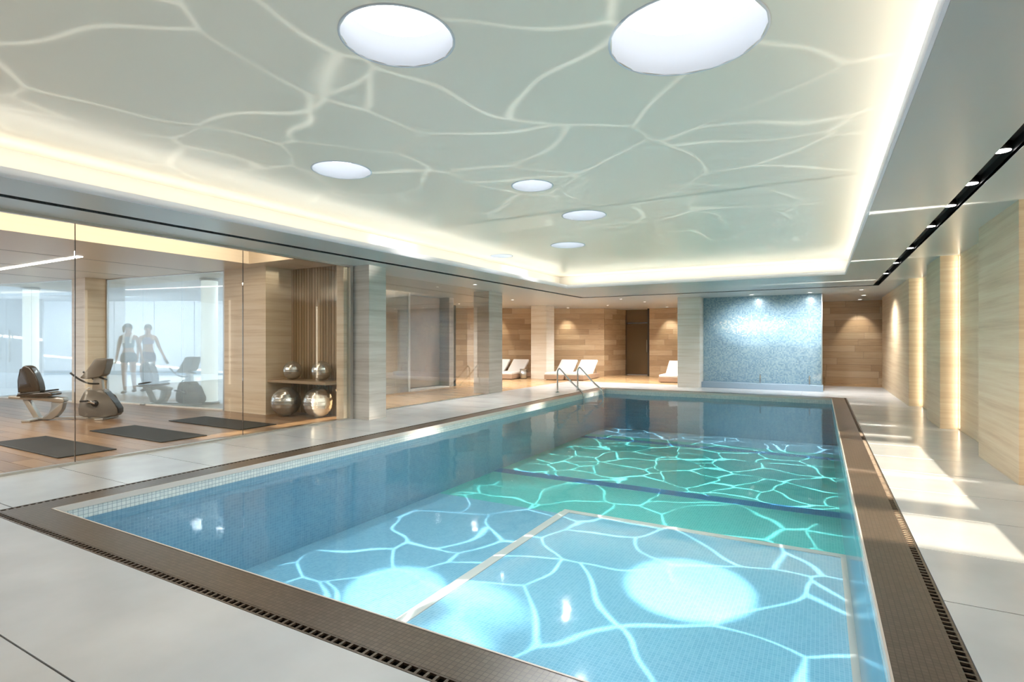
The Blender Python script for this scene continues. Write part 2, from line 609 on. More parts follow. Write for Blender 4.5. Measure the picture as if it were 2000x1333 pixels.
def tube(name, pts, r, mat, parent=None, sides=10, curve=True, radii=None):
    P = smooth_path(pts) if curve else [Vector(p) for p in pts]
    bm = bmesh.new()
    rings = []
    up = Vector((0, 0, 1))
    n = len(P)
    prev = None
    for i, p in enumerate(P):
        t = (P[min(i + 1, n - 1)] - P[max(i - 1, 0)]).normalized()
        if prev is None:
            a = t.cross(up)
            if a.length < 1e-3:
                a = t.cross(Vector((1, 0, 0)))
            a.normalize()
        else:
            a = (prev - t * prev.dot(t)).normalized()
        prev = a
        b = t.cross(a)
        rr = r if radii is None else radii[0] + (radii[1] - radii[0]) * i / (n - 1)
        rings.append([bm.verts.new(p + (a * math.cos(2 * PI * k / sides) + b * math.sin(2 * PI * k / sides)) * rr) for k in range(sides)])
    for i in range(n - 1):
        for k in range(sides):
            bm.faces.new((rings[i][k], rings[i][(k + 1) % sides], rings[i + 1][(k + 1) % sides], rings[i + 1][k]))
    bm.faces.new(rings[0][::-1])
    bm.faces.new(rings[-1])
    return obj(name, bm, mat, parent, True)


def lathe(name, prof, mat, parent=None, loc=(0, 0, 0), seg=32, smooth=True):
    bm = bmesh.new()
    rings = []
    for r, z in prof:
        if r < 1e-5:
            rings.append([bm.verts.new((0, 0, z))])
        else:
            rings.append([bm.verts.new((r * math.cos(2 * PI * k / seg), r * math.sin(2 * PI * k / seg), z)) for k in range(seg)])
    for a, b in zip(rings, rings[1:]):
        if len(a) == 1 and len(b) == 1:
            continue
        for k in range(seg):
            q = (k + 1) % seg
            if len(a) == 1:
                bm.faces.new((a[0], b[k], b[q]))
            elif len(b) == 1:
                bm.faces.new((a[k], a[q], b[0]))
            else:
                bm.faces.new((a[k], a[q], b[q], b[k]))
    o = obj(name, bm, mat, parent, smooth)
    o.location = loc
    return o


def struct(o, label=None):
    o['kind'] = 'structure'
    if label:
        o['label'] = label
    return o


UNIT = None


def unit_cube():
    global UNIT
    if UNIT is None:
        bm = bmesh.new()
        add_box(bm, -0.5, 0.5, -0.5, 0.5, -0.5, 0.5)
        bmesh.ops.recalc_face_normals(bm, faces=bm.faces)
        UNIT = bpy.data.meshes.new('plank')
        bm.to_mesh(UNIT)
        bm.free()
    return UNIT


PLANK_ME = {}


def plank_piece(name, centre, size, rz, mat, parent):
    if mat not in PLANK_ME:
        me = unit_cube().copy()
        me.materials.append(MATS[mat])
        PLANK_ME[mat] = me
    o = bpy.data.objects.new(name, PLANK_ME[mat])
    C.objects.link(o)
    o.location = centre
    o.rotation_euler = (0, 0, rz)
    o.scale = size
    o.parent = parent
    return o


# ================================================================== ceiling
soff = struct(empty('ceiling'), 'pale grey ceiling with raised centre panel and glowing edge')
ZT = 3.25                                   # top of everything


def quad_ring(name, outer, inner, z, mat, parent, z1=None):
    """flat ring between two quads (lists of 4 xy), thickness z..z1"""
    bm = bmesh.new()
    z1 = z1 if z1 is not None else z + 0.06
    for zz in (z, z1):
        pass
    O0 = [bm.verts.new((*p, z)) for p in outer]
    I0 = [bm.verts.new((*p, z)) for p in inner]
    O1 = [bm.verts.new((*p, z1)) for p in outer]
    I1 = [bm.verts.new((*p, z1)) for p in inner]
    for i in range(4):
        j = (i + 1) % 4
        bm.faces.new((O0[i], O0[j], I0[j], I0[i]))
        bm.faces.new((O1[i], I1[i], I1[j], O1[j]))
        bm.faces.new((O0[i], O1[i], O1[j], O0[j]))
        bm.faces.new((I0[i], I0[j], I1[j], I1[i]))
    return obj(name, bm, mat, parent)


def shift(q, dxl, dyn, dxr, dyf):
    return [(q[0][0] - dxl, q[0][1] - dyn), (q[1][0] + dxr, q[1][1] - dyn), (q[2][0] + dxr, q[2][1] + dyf), (q[3][0] - dxl, q[3][1] + dyf)]


lip = [LNL, LNR, LFR, LFL]
slot_in = [(-6.33, -2.3), (1.055, -2.3), (1.055, 14.83), (-5.98, 14.83)]
slot_out = [(-6.46, -2.42), (1.175, -2.42), (1.175, 14.99), (-6.11, 14.99)]
quad_ring('soffit', slot_in, shift(lip, 0.02, 0.02, 0.02, 0.02), ZS, 'soffit_paint', soff, ZS + 0.03)
# lip: the little upstand in front of the cove lights
quad_ring('cove_lip', shift(lip, 0.018, 0.018, 0.018, 0.018), lip, ZS, 'lip_acrylic', soff, ZS + 0.08)
back = shift(lip, 0.36, 0.36, 0.36, 0.36)
quad_ring('cove_back', shift(back, 0.05, 0.05, 0.05, 0.05), back, ZS + 0.03, 'white_paint', soff, ZC)
# outer soffit: from the black channel out to the walls, pool hall and lounge
FARY = 23.5
quad_ring('soffit', [(GX - 0.10, YR), (2.2, YR), (2.2, FARY), (GX - 0.10, FARY)], slot_out, ZS, 'soffit_paint', soff, ZS + 0.03)
box('soffit', -10.1, GX - 0.10, 7.25, 13.2, ZS, ZS + 0.03, 'soffit_paint', soff)
box('soffit', -14.2, GX - 0.10, 13.2, FARY, ZS, ZS + 0.03, 'soffit_paint', soff)
# black channel
so2 = shift(slot_out, 0.01, 0.01, 0.01, 0.01)
si2 = shift(slot_in, -0.01, -0.01, -0.01, -0.01)
quad_ring('light_channel', so2, si2, ZS + 0.10, 'black_channel', soff, ZS + 0.12)
quad_ring('light_channel', so2, slot_out, ZS + 0.002, 'black_channel', soff, ZS + 0.12)
quad_ring('light_channel', slot_in, si2, ZS + 0.002, 'black_channel', soff, ZS + 0.12)
# raised ceiling with round openings for the skylights
SKY = [(-1.96, 2.24, 0.294), (-0.62, 2.99, 0.397), (-3.92, 3.70, 0.264), (-2.59, 5.03, 0.206), (-2.62, 6.53, 0.272), (-3.66, 8.40, 0.276), (-5.20, 8.84, 0.205)]


def ceiling_panel():
    from mathutils.geometry import delaunay_2d_cdt
    outer = [Vector(p) for p in shift(lip, 0.40, 0.40, 0.40, 0.40)]
    verts = list(outer)
    edges = [(i, (i + 1) % 4) for i in range(4)]
    for cx, cy, r in SKY:
        b = len(verts)
        n = 48
        for k in range(n):
            verts.append(Vector((cx + r * math.cos(2 * PI * k / n), cy + r * math.sin(2 * PI * k / n))))
        edges += [(b + k, b + (k + 1) % n) for k in range(n)]
    v, e, f, *_ = delaunay_2d_cdt(verts, edges, [], 0, 1e-6)
    bm = bmesh.new()
    bv = [bm.verts.new((p.x, p.y, ZC)) for p in v]
    for face in f:
        c = sum((v[i] for i in face), Vector((0, 0))) / len(face)
        if any((c - Vector((x, y))).length < r * 0.985 for x, y, r in SKY):
            continue
        bm.faces.new([bv[i] for i in face])
    for fc in bm.faces:
        if fc.normal.z > 0:
            fc.normal_flip()
    me = bpy.data.meshes.new('ceiling_panel')
    bm.to_mesh(me)
    bm.free()
    return link('ceiling_panel', me, 'ceiling_paint', soff)


ceiling_panel()
# roof deck above everything keeps daylight out
struct(box('roof', -30, 3.0, -4, 26, ZT + 0.25, ZT + 0.4, 'white_paint'), 'flat roof slab above the pool hall')

SKYP = (0.40, 0.50, 0.55, 0.9, 1.4, 0.35, 0.02)
sky_names = [
    'round skylight over the shallow end, left of the biggest one',
    'largest round skylight, over the pool corner beside the right wall',
    'round skylight nearest the left cove, above the gym glazing',
    'smallest clear round skylight at the middle of the ceiling',
    'round skylight just beyond the middle one, further down the pool',
    'round skylight near the far end of the raised ceiling',
    'faint round skylight at the far left cove edge',
]
for (cx, cy, r), lab, pw in zip(SKY, sky_names, SKYP):
    t = empty('skylight', (cx, cy, ZC))
    tag(t, lab, 'skylight', 'round skylights in the raised ceiling')
    d = r * 0.62
    lathe('skylight_well', [(r, -0.004), (r + 0.012, -0.004), (r + 0.012, d), (r, d), (r, -0.004)], 'well_paint', t, seg=48)
    lathe('diffuser', [(0, d - 0.012), (r - 0.002, d - 0.012), (r - 0.002, d), (0, d)], 'skylight_glow', t, seg=48)
    spot('skylight_lamp', (cx, cy, ZC + 0.01), (cx, cy, 0), 130 * pw, (0.96, 0.99, 1.0), math.radians(158), 0.6, 0.03)

# added spots in the two near skylights, throwing bright discs on the pool bottom
spot('pool_disc_spot', (-1.96, 2.24, ZC + 0.05), (-3.50, 3.97, -1.0), 2200, (0.9, 1.0, 1.0), math.radians(13.0), 0.45, 0.02)
spot('pool_disc_spot', (-0.62, 2.99, ZC + 0.05), (-1.07, 5.25, -1.0), 2800, (0.9, 1.0, 1.0), math.radians(16), 0.45, 0.02)

# small downlights in the black channel along the right side
for i, y in enumerate((5.03, 5.94, 6.80, 7.90, 9.58, 11.25, 12.88)):
    t = empty('channel_downlight', (1.115, y, ZS + 0.10))
    tag(t, ['first', 'second', 'third', 'fourth', 'fifth', 'sixth', 'seventh'][i] + ' downlight from the camera in the black ceiling channel', 'downlight', 'downlights in the black channel')
    lathe('housing', [(0.05, 0.0), (0.055, 0.0), (0.055, -0.055), (0.05, -0.055), (0.05, 0.0)], 'black_plastic', t, seg=20)
    lathe('lens', [(0, -0.045), (0.05, -0.045), (0.05, -0.06), (0, -0.06)], 'lamp_white', t, seg=20)
    spot('downlight_lamp', (1.115, y, ZS + 0.03), (1.115, y, 0), 6, (1, 0.92, 0.8), math.radians(95), 0.9)
# recessed downlights in the far soffit
DL = [((-1.62, 16.2), 'recessed downlight over the middle of the mosaic water wall'), ((-0.22, 16.25), 'recessed downlight over the right side of the mosaic water wall'),
      ((1.06, 17.9), 'recessed downlight in front of the wood wall right of the water wall')]
for (x, y), lab in DL:
    t = empty('downlight', (x, y, ZS))
    tag(t, lab, 'downlight', 'recessed downlights at the far end')
    lathe('trim_ring', [(0.045, -0.006), (0.075, -0.006), (0.075, 0.0), (0.045, 0.0), (0.045, -0.006)], 'white_paint', t, seg=24)
    lathe('lens', [(0, -0.004), (0.06, -0.004), (0.06, -0.001), (0, -0.001)], 'lamp_white', t, seg=24)

# ================================================================== deck
deck = struct(box('floor', GX - 0.25, 1.9, YR, OY0 - GR, -0.30, -0.006, 'deck_joint'), 'pale grey stone deck of large slabs round the pool')
JT = 0.004
ys = [1.0 + 0.82 * k for k in range(-5, 24)]


def slab(x0, x1, y0, y1):
    return box('floor_slab', x0 + JT, x1 - JT, y0 + JT, y1 - JT, -0.10, 0.0, 'deck_slab', deck)


WOODX, WOODY = -7.28, 17.0
box('subfloor', GX - 0.25, OX0 - 0.06, OY0 - GR, 21.0, -0.30, -0.006, 'deck_joint', deck)
box('subfloor', OX1 + 0.06, 1.9, OY0 - GR, 21.0, -0.30, -0.006, 'deck_joint', deck)
box('subfloor', OX0 - 0.06, OX1 + 0.06, OY1 + 0.06, 21.0, -0.30, -0.006, 'deck_joint', deck)
GR = 0.055                                   # drain channel width
for k in range(len(ys) - 1):
    y0, y1 = ys[k], ys[k + 1]
    if y1 <= OY0 - GR + 0.03:
        for x0, x1 in ((GX, -0.55), (-0.55, 1.8)):
            slab(x0, x1, max(y0, YR), min(y1, OY0 - GR))
    elif y0 < OY0 - GR:
        for x0, x1 in ((GX, -0.55), (-0.55, 1.8)):
            slab(x0, x1, y0, OY0 - GR)
        slab(GX, OX0 - GR, OY0 - GR, y1)
        slab(OX1 + GR, 1.8, OY0 - GR, y1)
    elif y1 < OY1 + GR:
        slab(GX - (0.4 if y0 > 7.2 else 0), OX0 - GR, y0, y1)
        slab(OX1 + GR, 1.8, y0, y1)
    elif y0 < OY1 + GR:
        slab(GX - 0.4, OX0 - GR, y0, OY1 + GR)
        slab(OX1 + GR, 1.8, y0, OY1 + GR)
        for x0, x1 in ((GX - 0.4, -3.6), (-3.6, -0.4), (-0.4, 1.8)):
            slab(x0, x1, OY1 + GR, y1)
    elif y0 < WOODY:
        for x0, x1 in ((GX - 0.4, -3.6), (-3.6, -0.4), (-0.4, 1.8)):
            slab(x0, x1, y0, min(y1, WOODY))
for k in range(len(ys) - 1):
    if WOODY <= ys[k + 1] and ys[k] < 18.9:
        slab(0.1, 1.8, max(ys[k], WOODY), min(ys[k + 1], 18.9))

# ================================================================== pool
pool = struct(empty('pool_floor'), 'mosaic tiled pool basin with blue and teal bottom')
ZB = -1.08
PLX, PLY = -3.0, 6.85
box('bottom_tiles', PX0, PX1, PY0, 6.95, ZB - 0.1, ZB, 'pool_floor_blue', pool)
box('bottom_tiles', PX0, PX1, 6.95, 13.4, ZB - 0.1, ZB, 'pool_floor_teal', pool)
box('bottom_tiles', PX0, PX1, 13.4, PY1, ZB - 0.1, ZB, 'pool_floor_blue', pool)
for y, w in ((8.75, 0.14), (12.9, 0.13)):
    box('dark_tile_band', PX0, PX1, y - w, y + w, ZB - 0.02, ZB + 0.004, 'pool_floor_band', pool)
box('shallow_platform', PLX, PX1, PY0, PLY, ZB, -1.0, 'pool_floor_blue', pool)
for a in ((PLX - 0.05, PLX + 0.05, PY0, PLY + 0.05), (PLX + 0.05, PX1, PLY - 0.05, PLY + 0.05)):
    box('platform_nosing', *a, ZB, -0.992, 'pale_nosing', pool)
for a in ((PLX - 0.17, PLX - 0.11, PY0, PLY + 0.17), (PLX - 0.11, PX1, PLY + 0.11, PLY + 0.17)):
    box('platform_nosing', *a, ZB - 0.02, ZB + 0.006, 'pale_nosing', pool)
box('platform_nosing', PX1 - 0.05, PX1, PY0, PLY - 0.05, ZB, -0.992, 'pale_nosing', pool)
WZ = ZW - 0.005
for nm, a, mw, ml in (('pool_wall', (PX0 - 0.15, PX0, PY0 - 0.15, PY1 + 0.15), 'pool_wall_x', 'waterline_x'), ('pool_wall', (PX1, PX1 + 0.15, PY0 - 0.15, PY1 + 0.15), 'pool_wall_x', 'waterline_x'),
                      ('pool_wall', (PX0, PX1, PY0 - 0.15, PY0), 'pool_wall_y', 'waterline_y'), ('pool_wall', (PX0, PX1, PY1, PY1 + 0.15), 'pool_wall_y', 'waterline_y')):
    box(nm, *a, ZB - 0.1, WZ, mw, pool)
    box('waterline_tiles', *a, WZ, -0.045, ml, pool)
cop = struct(quad_ring('coping', [(OX0, OY0), (OX1, OY0), (OX1, OY1), (OX0, OY1)], [(PX0, PY0), (PX1, PY0), (PX1, PY1), (PX0, PY1)], -0.045, 'coping_tile', None, 0.0), 'brown mosaic coping round the pool')
# pale edging tile at the water side
for a in ((PX0 - 0.004, PX0 + 0.006, PY0, PY1), (PX1 - 0.006, PX1 + 0.004, PY0, PY1), (PX0, PX1, PY0 - 0.004, PY0 + 0.006), (PX0, PX1, PY1 - 0.006, PY1 + 0.004)):
    box('edge_trim', *a, -0.045, 0.002, 'pale_nosing', cop)


def grate(name, x0, x1, y0, y1, along, lab):
    t = empty(name)
    tag(t, lab, 'drain grate')
    box('channel', x0, x1, y0, y1, -0.14, -0.12, 'black_channel', t)
    bm = bmesh.new()
    lb = bmesh.new()
    e = 0.010
    if along == 'X':
        for q in (y0, y1 - e):
            add_box(bm, x0, x1, q, q + e, -0.012, -0.001)
            add_box(lb, x0, x1, q + 0.001, q + e - 0.001, -0.12, -0.012)
        x = x0
        while x < x1 - 0.02:
            add_box(bm, x, x + 0.013, y0 + e, y1 - e, -0.012, -0.002)
            x += 0.046
    else:
        for q in (x0, x1 - e):
            add_box(bm, q, q + e, y0, y1, -0.012, -0.001)
            add_box(lb, q + 0.001, q + e - 0.001, y0, y1, -0.12, -0.012)
        y = y0
        while y < y1 - 0.02:
            add_box(bm, x0 + e, x1 - e, y, y + 0.013, -0.012, -0.002)
            y += 0.046
    obj('channel_side', lb, 'black_channel', t)
    g_ = obj('grate_bars', bm, 'coping_tile', t)
    g_['kind'] = 'stuff'
    return t


grate('drain_grate', OX0 - GR, OX1 + GR, OY0 - GR, OY0, 'X', 'slotted drain grate along the near brown coping')
grate('drain_grate', OX1, OX1 + GR, OY0, OY1, 'Y', 'slotted drain grate along the right brown coping')
grate('drain_grate', OX0 - GR, OX0, OY0, OY1, 'Y', 'slotted drain grate along the coping on the gym side')
grate('drain_grate', OX0 - GR, OX1 + GR, OY1, OY1 + GR, 'X', 'slotted drain grate along the far brown coping')


def water():
    bm = bmesh.new()
    q = [bm.verts.new(p) for p in ((PX0, PY0, ZW), (PX1, PY0, ZW), (PX1, PY1, ZW), (PX0, PY1, ZW))]
    bm.faces.new(q)
    o = obj('water', bm, 'pool_water')
    struct(o, 'clear blue pool water with soft ripples')


water()
for yy, ya, yb, pw, gn, sc, sd in ((4.7, PY0, 8.8, 2600, 0.56, 4.0, 3.3), (11.5, 8.8, PY1, 2600, 1.15, 4.8, 6.1)):  # added lamps above the water, casting drawn veins on the pool bottom
    caustic_lamp('pool_gobo_lamp', (-2.3, yy, 2.6), False, pw, (0.92, 1.0, 1.0), -2.75 / 3.68, 2.6 / 3.68, (ya - yy) / 3.68, (yb - yy) / 3.68, sc, 0.042, 0.012, 0.06, sd, gn)
for yy, ya, yb, sd in ((3.0, -0.8, 6.2, 9.1), (9.3, 6.2, 12.3, 4.7)):  # added lamps under water: drawn veins plus even fill for the ceiling
    caustic_lamp('ceiling_gobo_lamp', (-2.5, yy, -0.6), True, 270, (1.0, 0.96, 0.89), -2.95 / 3.52, 2.9 / 3.52, (ya - yy) / 3.52, (yb - yy) / 3.52, 3.9, 0.040, 0.012, 0.41, sd, 0.66)

# ================================================================== right wall
WX, PXF = 1.80, 1.58
wr = struct(box('wall_right', WX + 0.06, WX + 0.3, YR, 20.4, 0, ZS, 'stone_wall'), 'veined beige stone wall along the right side of the pool')
strips = (6.56, 10.30, 13.62)
piers = ((6.60, 8.05), (10.34, 11.5), (13.66, 19.1))
edges = [YR] + [e for p in piers for e in p]
for (a, b) in piers:
    box('stone_pier', PXF, WX + 0.06, a, b, 0, ZS, 'stone_wall', wr)
box('wall_facing', WX, WX + 0.06, YR, strips[0] - 0.05, 0, ZS, 'stone_wall', wr)
box('wall_facing', WX, WX + 0.06, piers[0][1], strips[1] - 0.05, 0, ZS, 'stone_wall', wr)
box('wall_facing', WX, WX + 0.06, piers[1][1], strips[2] - 0.05, 0, ZS, 'stone_wall', wr)
for y, lab in zip(strips, ('tall warm light strip beside the nearest stone pier', 'tall warm light strip in the wall between the two near stone piers', 'tall warm light strip beside the furthest stone pier')):
    o = box('wall_light_strip', WX + 0.012, WX + 0.05, y - 0.045, y + 0.035, 0.02, ZS - 0.02, 'led_warm')
    tag(o, lab, 'light strip', 'vertical light strips in the right wall')
    for zz, dz in ((0.10, -0.05), (ZS - 0.10, 0.05)):
        area('strip_end_lamp', (WX - 0.005, y, zz), (-1, 0, dz), 0.10, 0.05, 2.5, (1, 0.94, 0.82), math.radians(9), roll_axis=(0, 0, 1))
    area('strip_lamp', (WX - 0.005, y, 1.3), (-1, 0, 0), 2.56, 0.05, 2.2, (1, 0.9, 0.72), PI, roll_axis=(0, 0, 1))

# ================================================================== rear wall behind the camera, with two windows
wb = struct(empty('wall_rear'), 'plain wall behind the camera with two high windows')
W1 = (-0.25, 1.08, 1.42, 2.42)
W2 = (-7.45, -7.16, 1.42, 2.42)
box('wall_panel', -30, W2[0], YR - 0.2, YR, 0, ZT, 'white_paint', wb)
box('wall_panel', W2[1], W1[0], YR - 0.2, YR, 0, ZT, 'white_paint', wb)
box('wall_panel', W1[1], 2.4, YR - 0.2, YR, 0, ZT, 'white_paint', wb)
for w in (W1, W2):
    box('wall_panel', w[0], w[1], YR - 0.2, YR, 0, w[2], 'white_paint', wb)
    box('wall_panel', w[0], w[1], YR - 0.2, YR, w[3], ZT, 'white_paint', wb)
for i, w in enumerate((W1, W2)):
    t = struct(empty('window_%d' % (i + 1)), 'high window in the rear wall with dark bars')
    for z in (1.63, 2.31):
        box('glazing_bar', w[0], w[1], YR - 0.12, YR - 0.08, z - 0.04, z + 0.04, 'dark_trim', t)
    box('pane', w[0], w[1], YR - 0.105, YR - 0.10, w[2], w[3], 'window_glass', t)

# ================================================================== gym
gx0 = -17.2
gf = struct(box('floor', gx0, GX - 0.02, YR, 6.95, -0.30, -0.012, 'grout_dark'), 'warm wood plank floor of the gym')
random.seed(3)
y = 0.6
row = 0
while y < 6.9:
    x = gx0 - random.uniform(0, 1.6)
    while x < GX - 0.06:
        ln = random.uniform(1.5, 2.4)
        xa, xb = max(x, gx0), min(x + ln, GX - 0.06)
        if xb - xa > 0.1:
            plank_piece('floor_plank', ((xa + xb) / 2, y + 0.105, -0.010), (xb - xa - 0.004, 0.206, 0.02), 0, 'floor_plank', gf)
        x += ln
    y += 0.21
# gym ceiling: lower part, raised light slot along the glass
gc = struct(empty('ceiling'), 'beige dropped gym ceiling with a glowing slot along the glass')
ZG = 2.66
box('dropped_panel', gx0, -8.62, YR, 7.0, ZG, ZG + 0.36, 'gym_ceiling', gc)
box('dropped_panel', -8.62, GX - 0.04, 6.02, 7.0, ZG, ZG + 0.36, 'gym_ceiling', gc)
box('slot_top', -8.7, GX + 0.1, YR, 6.1, 3.05, 3.1, 'gym_ceiling', gc)
box('glass_head', GX - 0.10, GX - 0.02, YR, 7.2, ZS, 3.08, 'gym_ceiling', gc)
for x in (-10.45, -12.3, -14.1):
    box('panel_joint', x - 0.006, x + 0.006, YR, 6.9, ZG - 0.002, ZG + 0.01, 'grout_dark', gc)
area('slot_light', (-7.9, 2.0, 3.03), (-0.35, 0, -1), 8.0, 0.5, 80, (1, 0.88, 0.68), roll_axis=(0, 1, 0))
area('slot_light', (-7.25, 2.0, 2.80), (-1, 0, 0.12), 8.0, 0.06, 24, (1, 0.88, 0.66), math.radians(100), roll_axis=(0, 1, 0))
ll = box('linear_light', -15.2, -10.18, 4.14, 4.22, ZG - 0.012, ZG + 0.002, 'led_line')
tag(ll, 'long thin white line of light in the gym ceiling', 'ceiling light')
area('gym_fill', (-10.5, 1.6, ZG - 0.02), (0, 0, -1), 4.0, 0.3, 200, (1, 0.93, 0.82))  # added fill light for the gym, without a fixture

# glass wall
gw = empty('glass_wall', (GX, 3.7, 0))
tag(gw, 'frameless floor to ceiling glass wall of the gym', 'glass wall')
edges_y = (-1.0, 0.9, 2.80, 4.75, 6.70)
for a, b in zip(edges_y, edges_y[1:]):
    box('pane', -0.006, 0.006, a - 3.7 + 0.004, b - 3.7 - 0.004, 0.02, ZS - 0.02, 'clear_glass', gw)
box('head_channel', -0.025, 0.025, -4.7, 3.0, ZS - 0.03, ZS + 0.002, 'brushed_steel', gw)
box('floor_channel', -0.03, 0.03, -4.7, 3.0, -0.008, 0.022, 'brushed_steel', gw)
box('end_stile', -0.035, 0.035, 2.995, 3.06, 0.0, ZS, 'brushed_steel', gw)
for yj in edges_y[1:-1]:
    box('joint_seal', -0.007, 0.007, yj - 3.7 - 0.003, yj - 3.7 + 0.003, 0.02, ZS - 0.02, 'grout_dark', gw)

# gym back: piers, alcove, partitions
struct(box('column', -14.0, -13.42, 5.60, 6.02, 0, ZG, 'pale_veneer'), 'pale veneered pier in the gym between the two glass partitions')
struct(box('column', -9.84, -8.63, 6.36, 6.95, 0, ZG, 'pale_veneer'), 'wide pale veneered pier beside the ball alcove')
struct(box('wall_alcove', -8.63, -6.97, 6.93, 7.1, 0, ZG, 'grout_dark'), 'dark back of the alcove with exercise balls')
struct(box('column', -7.14, -6.97, 6.62, 6.93, 0, ZG, 'pale_veneer'), 'narrow pale jamb right of the ball alcove')
alc = bpy.data.objects['wall_alcove']
n = 21
for k in range(n):
    w = 1.49 / n
    plank_piece('slat', (-8.63 + w * (k + 0.5), 6.915, ZG / 2), (w - 0.012, 0.03, ZG), 0, 'slat_wood', alc)
sh = empty('wall_shelf', (-7.88, 6.66, 0.585))
tag(sh, 'brown wooden shelf across the alcove carrying two small balls', 'shelf')
box('shelf_board', -0.745, 0.735, -0.27, 0.235, 0, 0.045, 'slat_wood', sh, 0.004)
box('shelf_cleat', -0.745, 0.735, 0.19, 0.235, -0.05, -0.002, 'slat_wood', sh)

plain('ball_silver', lin('#c6c4bd'), 0.16, 0.85)


def ball(loc, r, lab):
    prof = []
    nn = 40
    for i in range(nn + 1):
        t = PI * i / nn
        rr = r * (1 + 0.012 * math.cos(t * 26) * math.sin(t))
        prof.append((max(0.0, rr * math.sin(t)), r - rr * math.cos(t)))
    prof[0] = (0, prof[0][1])
    prof[-1] = (0, prof[-1][1])
    t = empty('exercise_ball', loc)
    t.rotation_euler = (0, 0, 0)
    lathe('ball_body', prof, 'ball_silver', t, seg=40)
    lathe('valve_plug', [(0, 0.0), (0.012, 0.0), (0.012, 0.006), (0, 0.006)], 'brushed_steel', t, (0, 0, 2 * r - 0.003), 12)
    tag(t, lab, 'exercise ball', 'silver exercise balls in the alcove')


ball((-8.20, 6.45, 0.002), 0.25, 'large silver exercise ball on the alcove floor, the one beside the wide pier')
ball((-7.56, 6.60, 0.002), 0.255, 'large silver exercise ball on the alcove floor, the one nearest the glass')
ball((-8.24, 6.62, 0.631), 0.165, 'small silver exercise ball on the shelf, the one beside the wide pier')
ball((-7.57, 6.68, 0.631), 0.172, 'small silver exercise ball on the shelf, the one nearest the glass')


# glass partitions to the hall behind
def partition(name, p, q, nb, lab):
    p, q = Vector(p), Vector(q)
    d = q - p
    L_ = d.length
    rz = math.atan2(d.y, d.x)
    t = empty(name, (p.x, p.y, 0), rz)
    tag(t, lab, 'glass partition')
    for k in range(nb):
        box('pane', L_ * k / nb + 0.004, L_ * (k + 1) / nb - 0.004, -0.006, 0.006, 0.02, ZG - 0.01, 'partition_glass', t)
    for x in (0.0, L_):
        box('edge_profile', x - 0.02, x + 0.02, -0.02, 0.02, 0, ZG, 'brushed_steel', t)
    box('head_profile', 0.02, L_ - 0.02, -0.015, 0.015, ZG - 0.02, ZG, 'brushed_steel', t)
    box('sill_profile', 0.02, L_ - 0.02, -0.02, 0.02, 0, 0.03, 'white_paint', t)


partition('glass_partition', (-17.0, 5.22), (-14.02, 5.66), 2, 'pale blue glass partition at the left edge behind the bike seat')
partition('glass_partition', (-13.40, 6.00), (-9.86, 6.38), 3, 'pale blue glass partition with two people behind it')

# hall behind the partitions
struct(box('floor', -34, -10.1, 5.3, 17.0, -0.3, -0.004, 'hall_floor'), 'pale floor of the hall behind the glass')
struct(box('ceiling', -34, -10.1, 7.0, 17.0, 2.95, 3.0, 'hall_wall'), 'grey ceiling of the hall behind the glass')
struct(box('ceiling', -34, -17.2, 3.0, 7.0, 2.95, 3.0, 'hall_wall'), 'grey ceiling of the hall left of the gym')
lock = struct(empty('wall_hall'), 'pale blue panelled wall at the back of the hall')
A = Vector((-29.0, 9.0))
B = Vector((-14.5, 16.6))
dv = (B - A).normalized()
rzl = math.atan2(dv.y, dv.x)
Lh = (B - A).length
npan = 10
for k in range(npan):
    s0, s1 = Lh * k / npan, Lh * (k + 1) / npan
    c = A + dv * (s0 + s1) / 2
    o = box('wall_panel', -(s1 - s0) / 2 + 0.012, (s1 - s0) / 2 - 0.012, 0, 0.06, 0.16, 2.95, 'locker_white', lock)
    o.location = (c.x, c.y, 0)
    o.rotation_euler = (0, 0, rzl)
o = box('wall_backing', -0.5, Lh + 0.5, 0.05, 0.15, 0, 2.95, 'hall_wall', lock)
o.location = (A.x, A.y, 0); o.rotation_euler = (0, 0, rzl)
o = box('skirting', -0.5, Lh + 0.5, -0.03, 0.05, 0, 0.16, 'blue_base', lock)
o.location = (A.x, A.y, 0); o.rotation_euler = (0, 0, rzl)
struct(box('wall_hall_end', -10.25, -10.1, 7.1, 12.98, 0, 2.95, 'hall_wall'), 'plain end wall of the hall')
nh = Vector((dv.y, -dv.x))
for k in range(4):  # added fill lights along the hall wall, without fixtures
    c = A + dv * (Lh * (0.2 + 0.24 * k)) + nh * 2.2
    area('hall_fill', (c.x, c.y, 2.93), (-nh.x * 0.5, -nh.y * 0.5, -1), 2.6, 0.3, 190, (0.93, 0.96, 1.0), roll_axis=(dv.x, dv.y, 0))
for k in range(2):  # two more added fill lights, close to the glass
    area('hall_fill', (-12.2 - 4.4 * k, 8.0, 2.93), (0, 0.2, -1), 2.6, 0.3, 170, (0.95, 0.97, 1.0))
# double entrance door with long pulls, behind the left partition
dr = struct(empty('door_1'), 'pale double door with long pull handles in the hall')


def cam_pt(px, py, depth):
    F = Vector((-math.sin(YAW), math.cos(YAW)))
    R = Vector((math.cos(YAW), math.sin(YAW)))
    p = depth * (F + R * ((px - 1000) / 1068.0))
    return Vector((p.x, p.y, 1.3 + depth * (669 - py) / 1068.0))


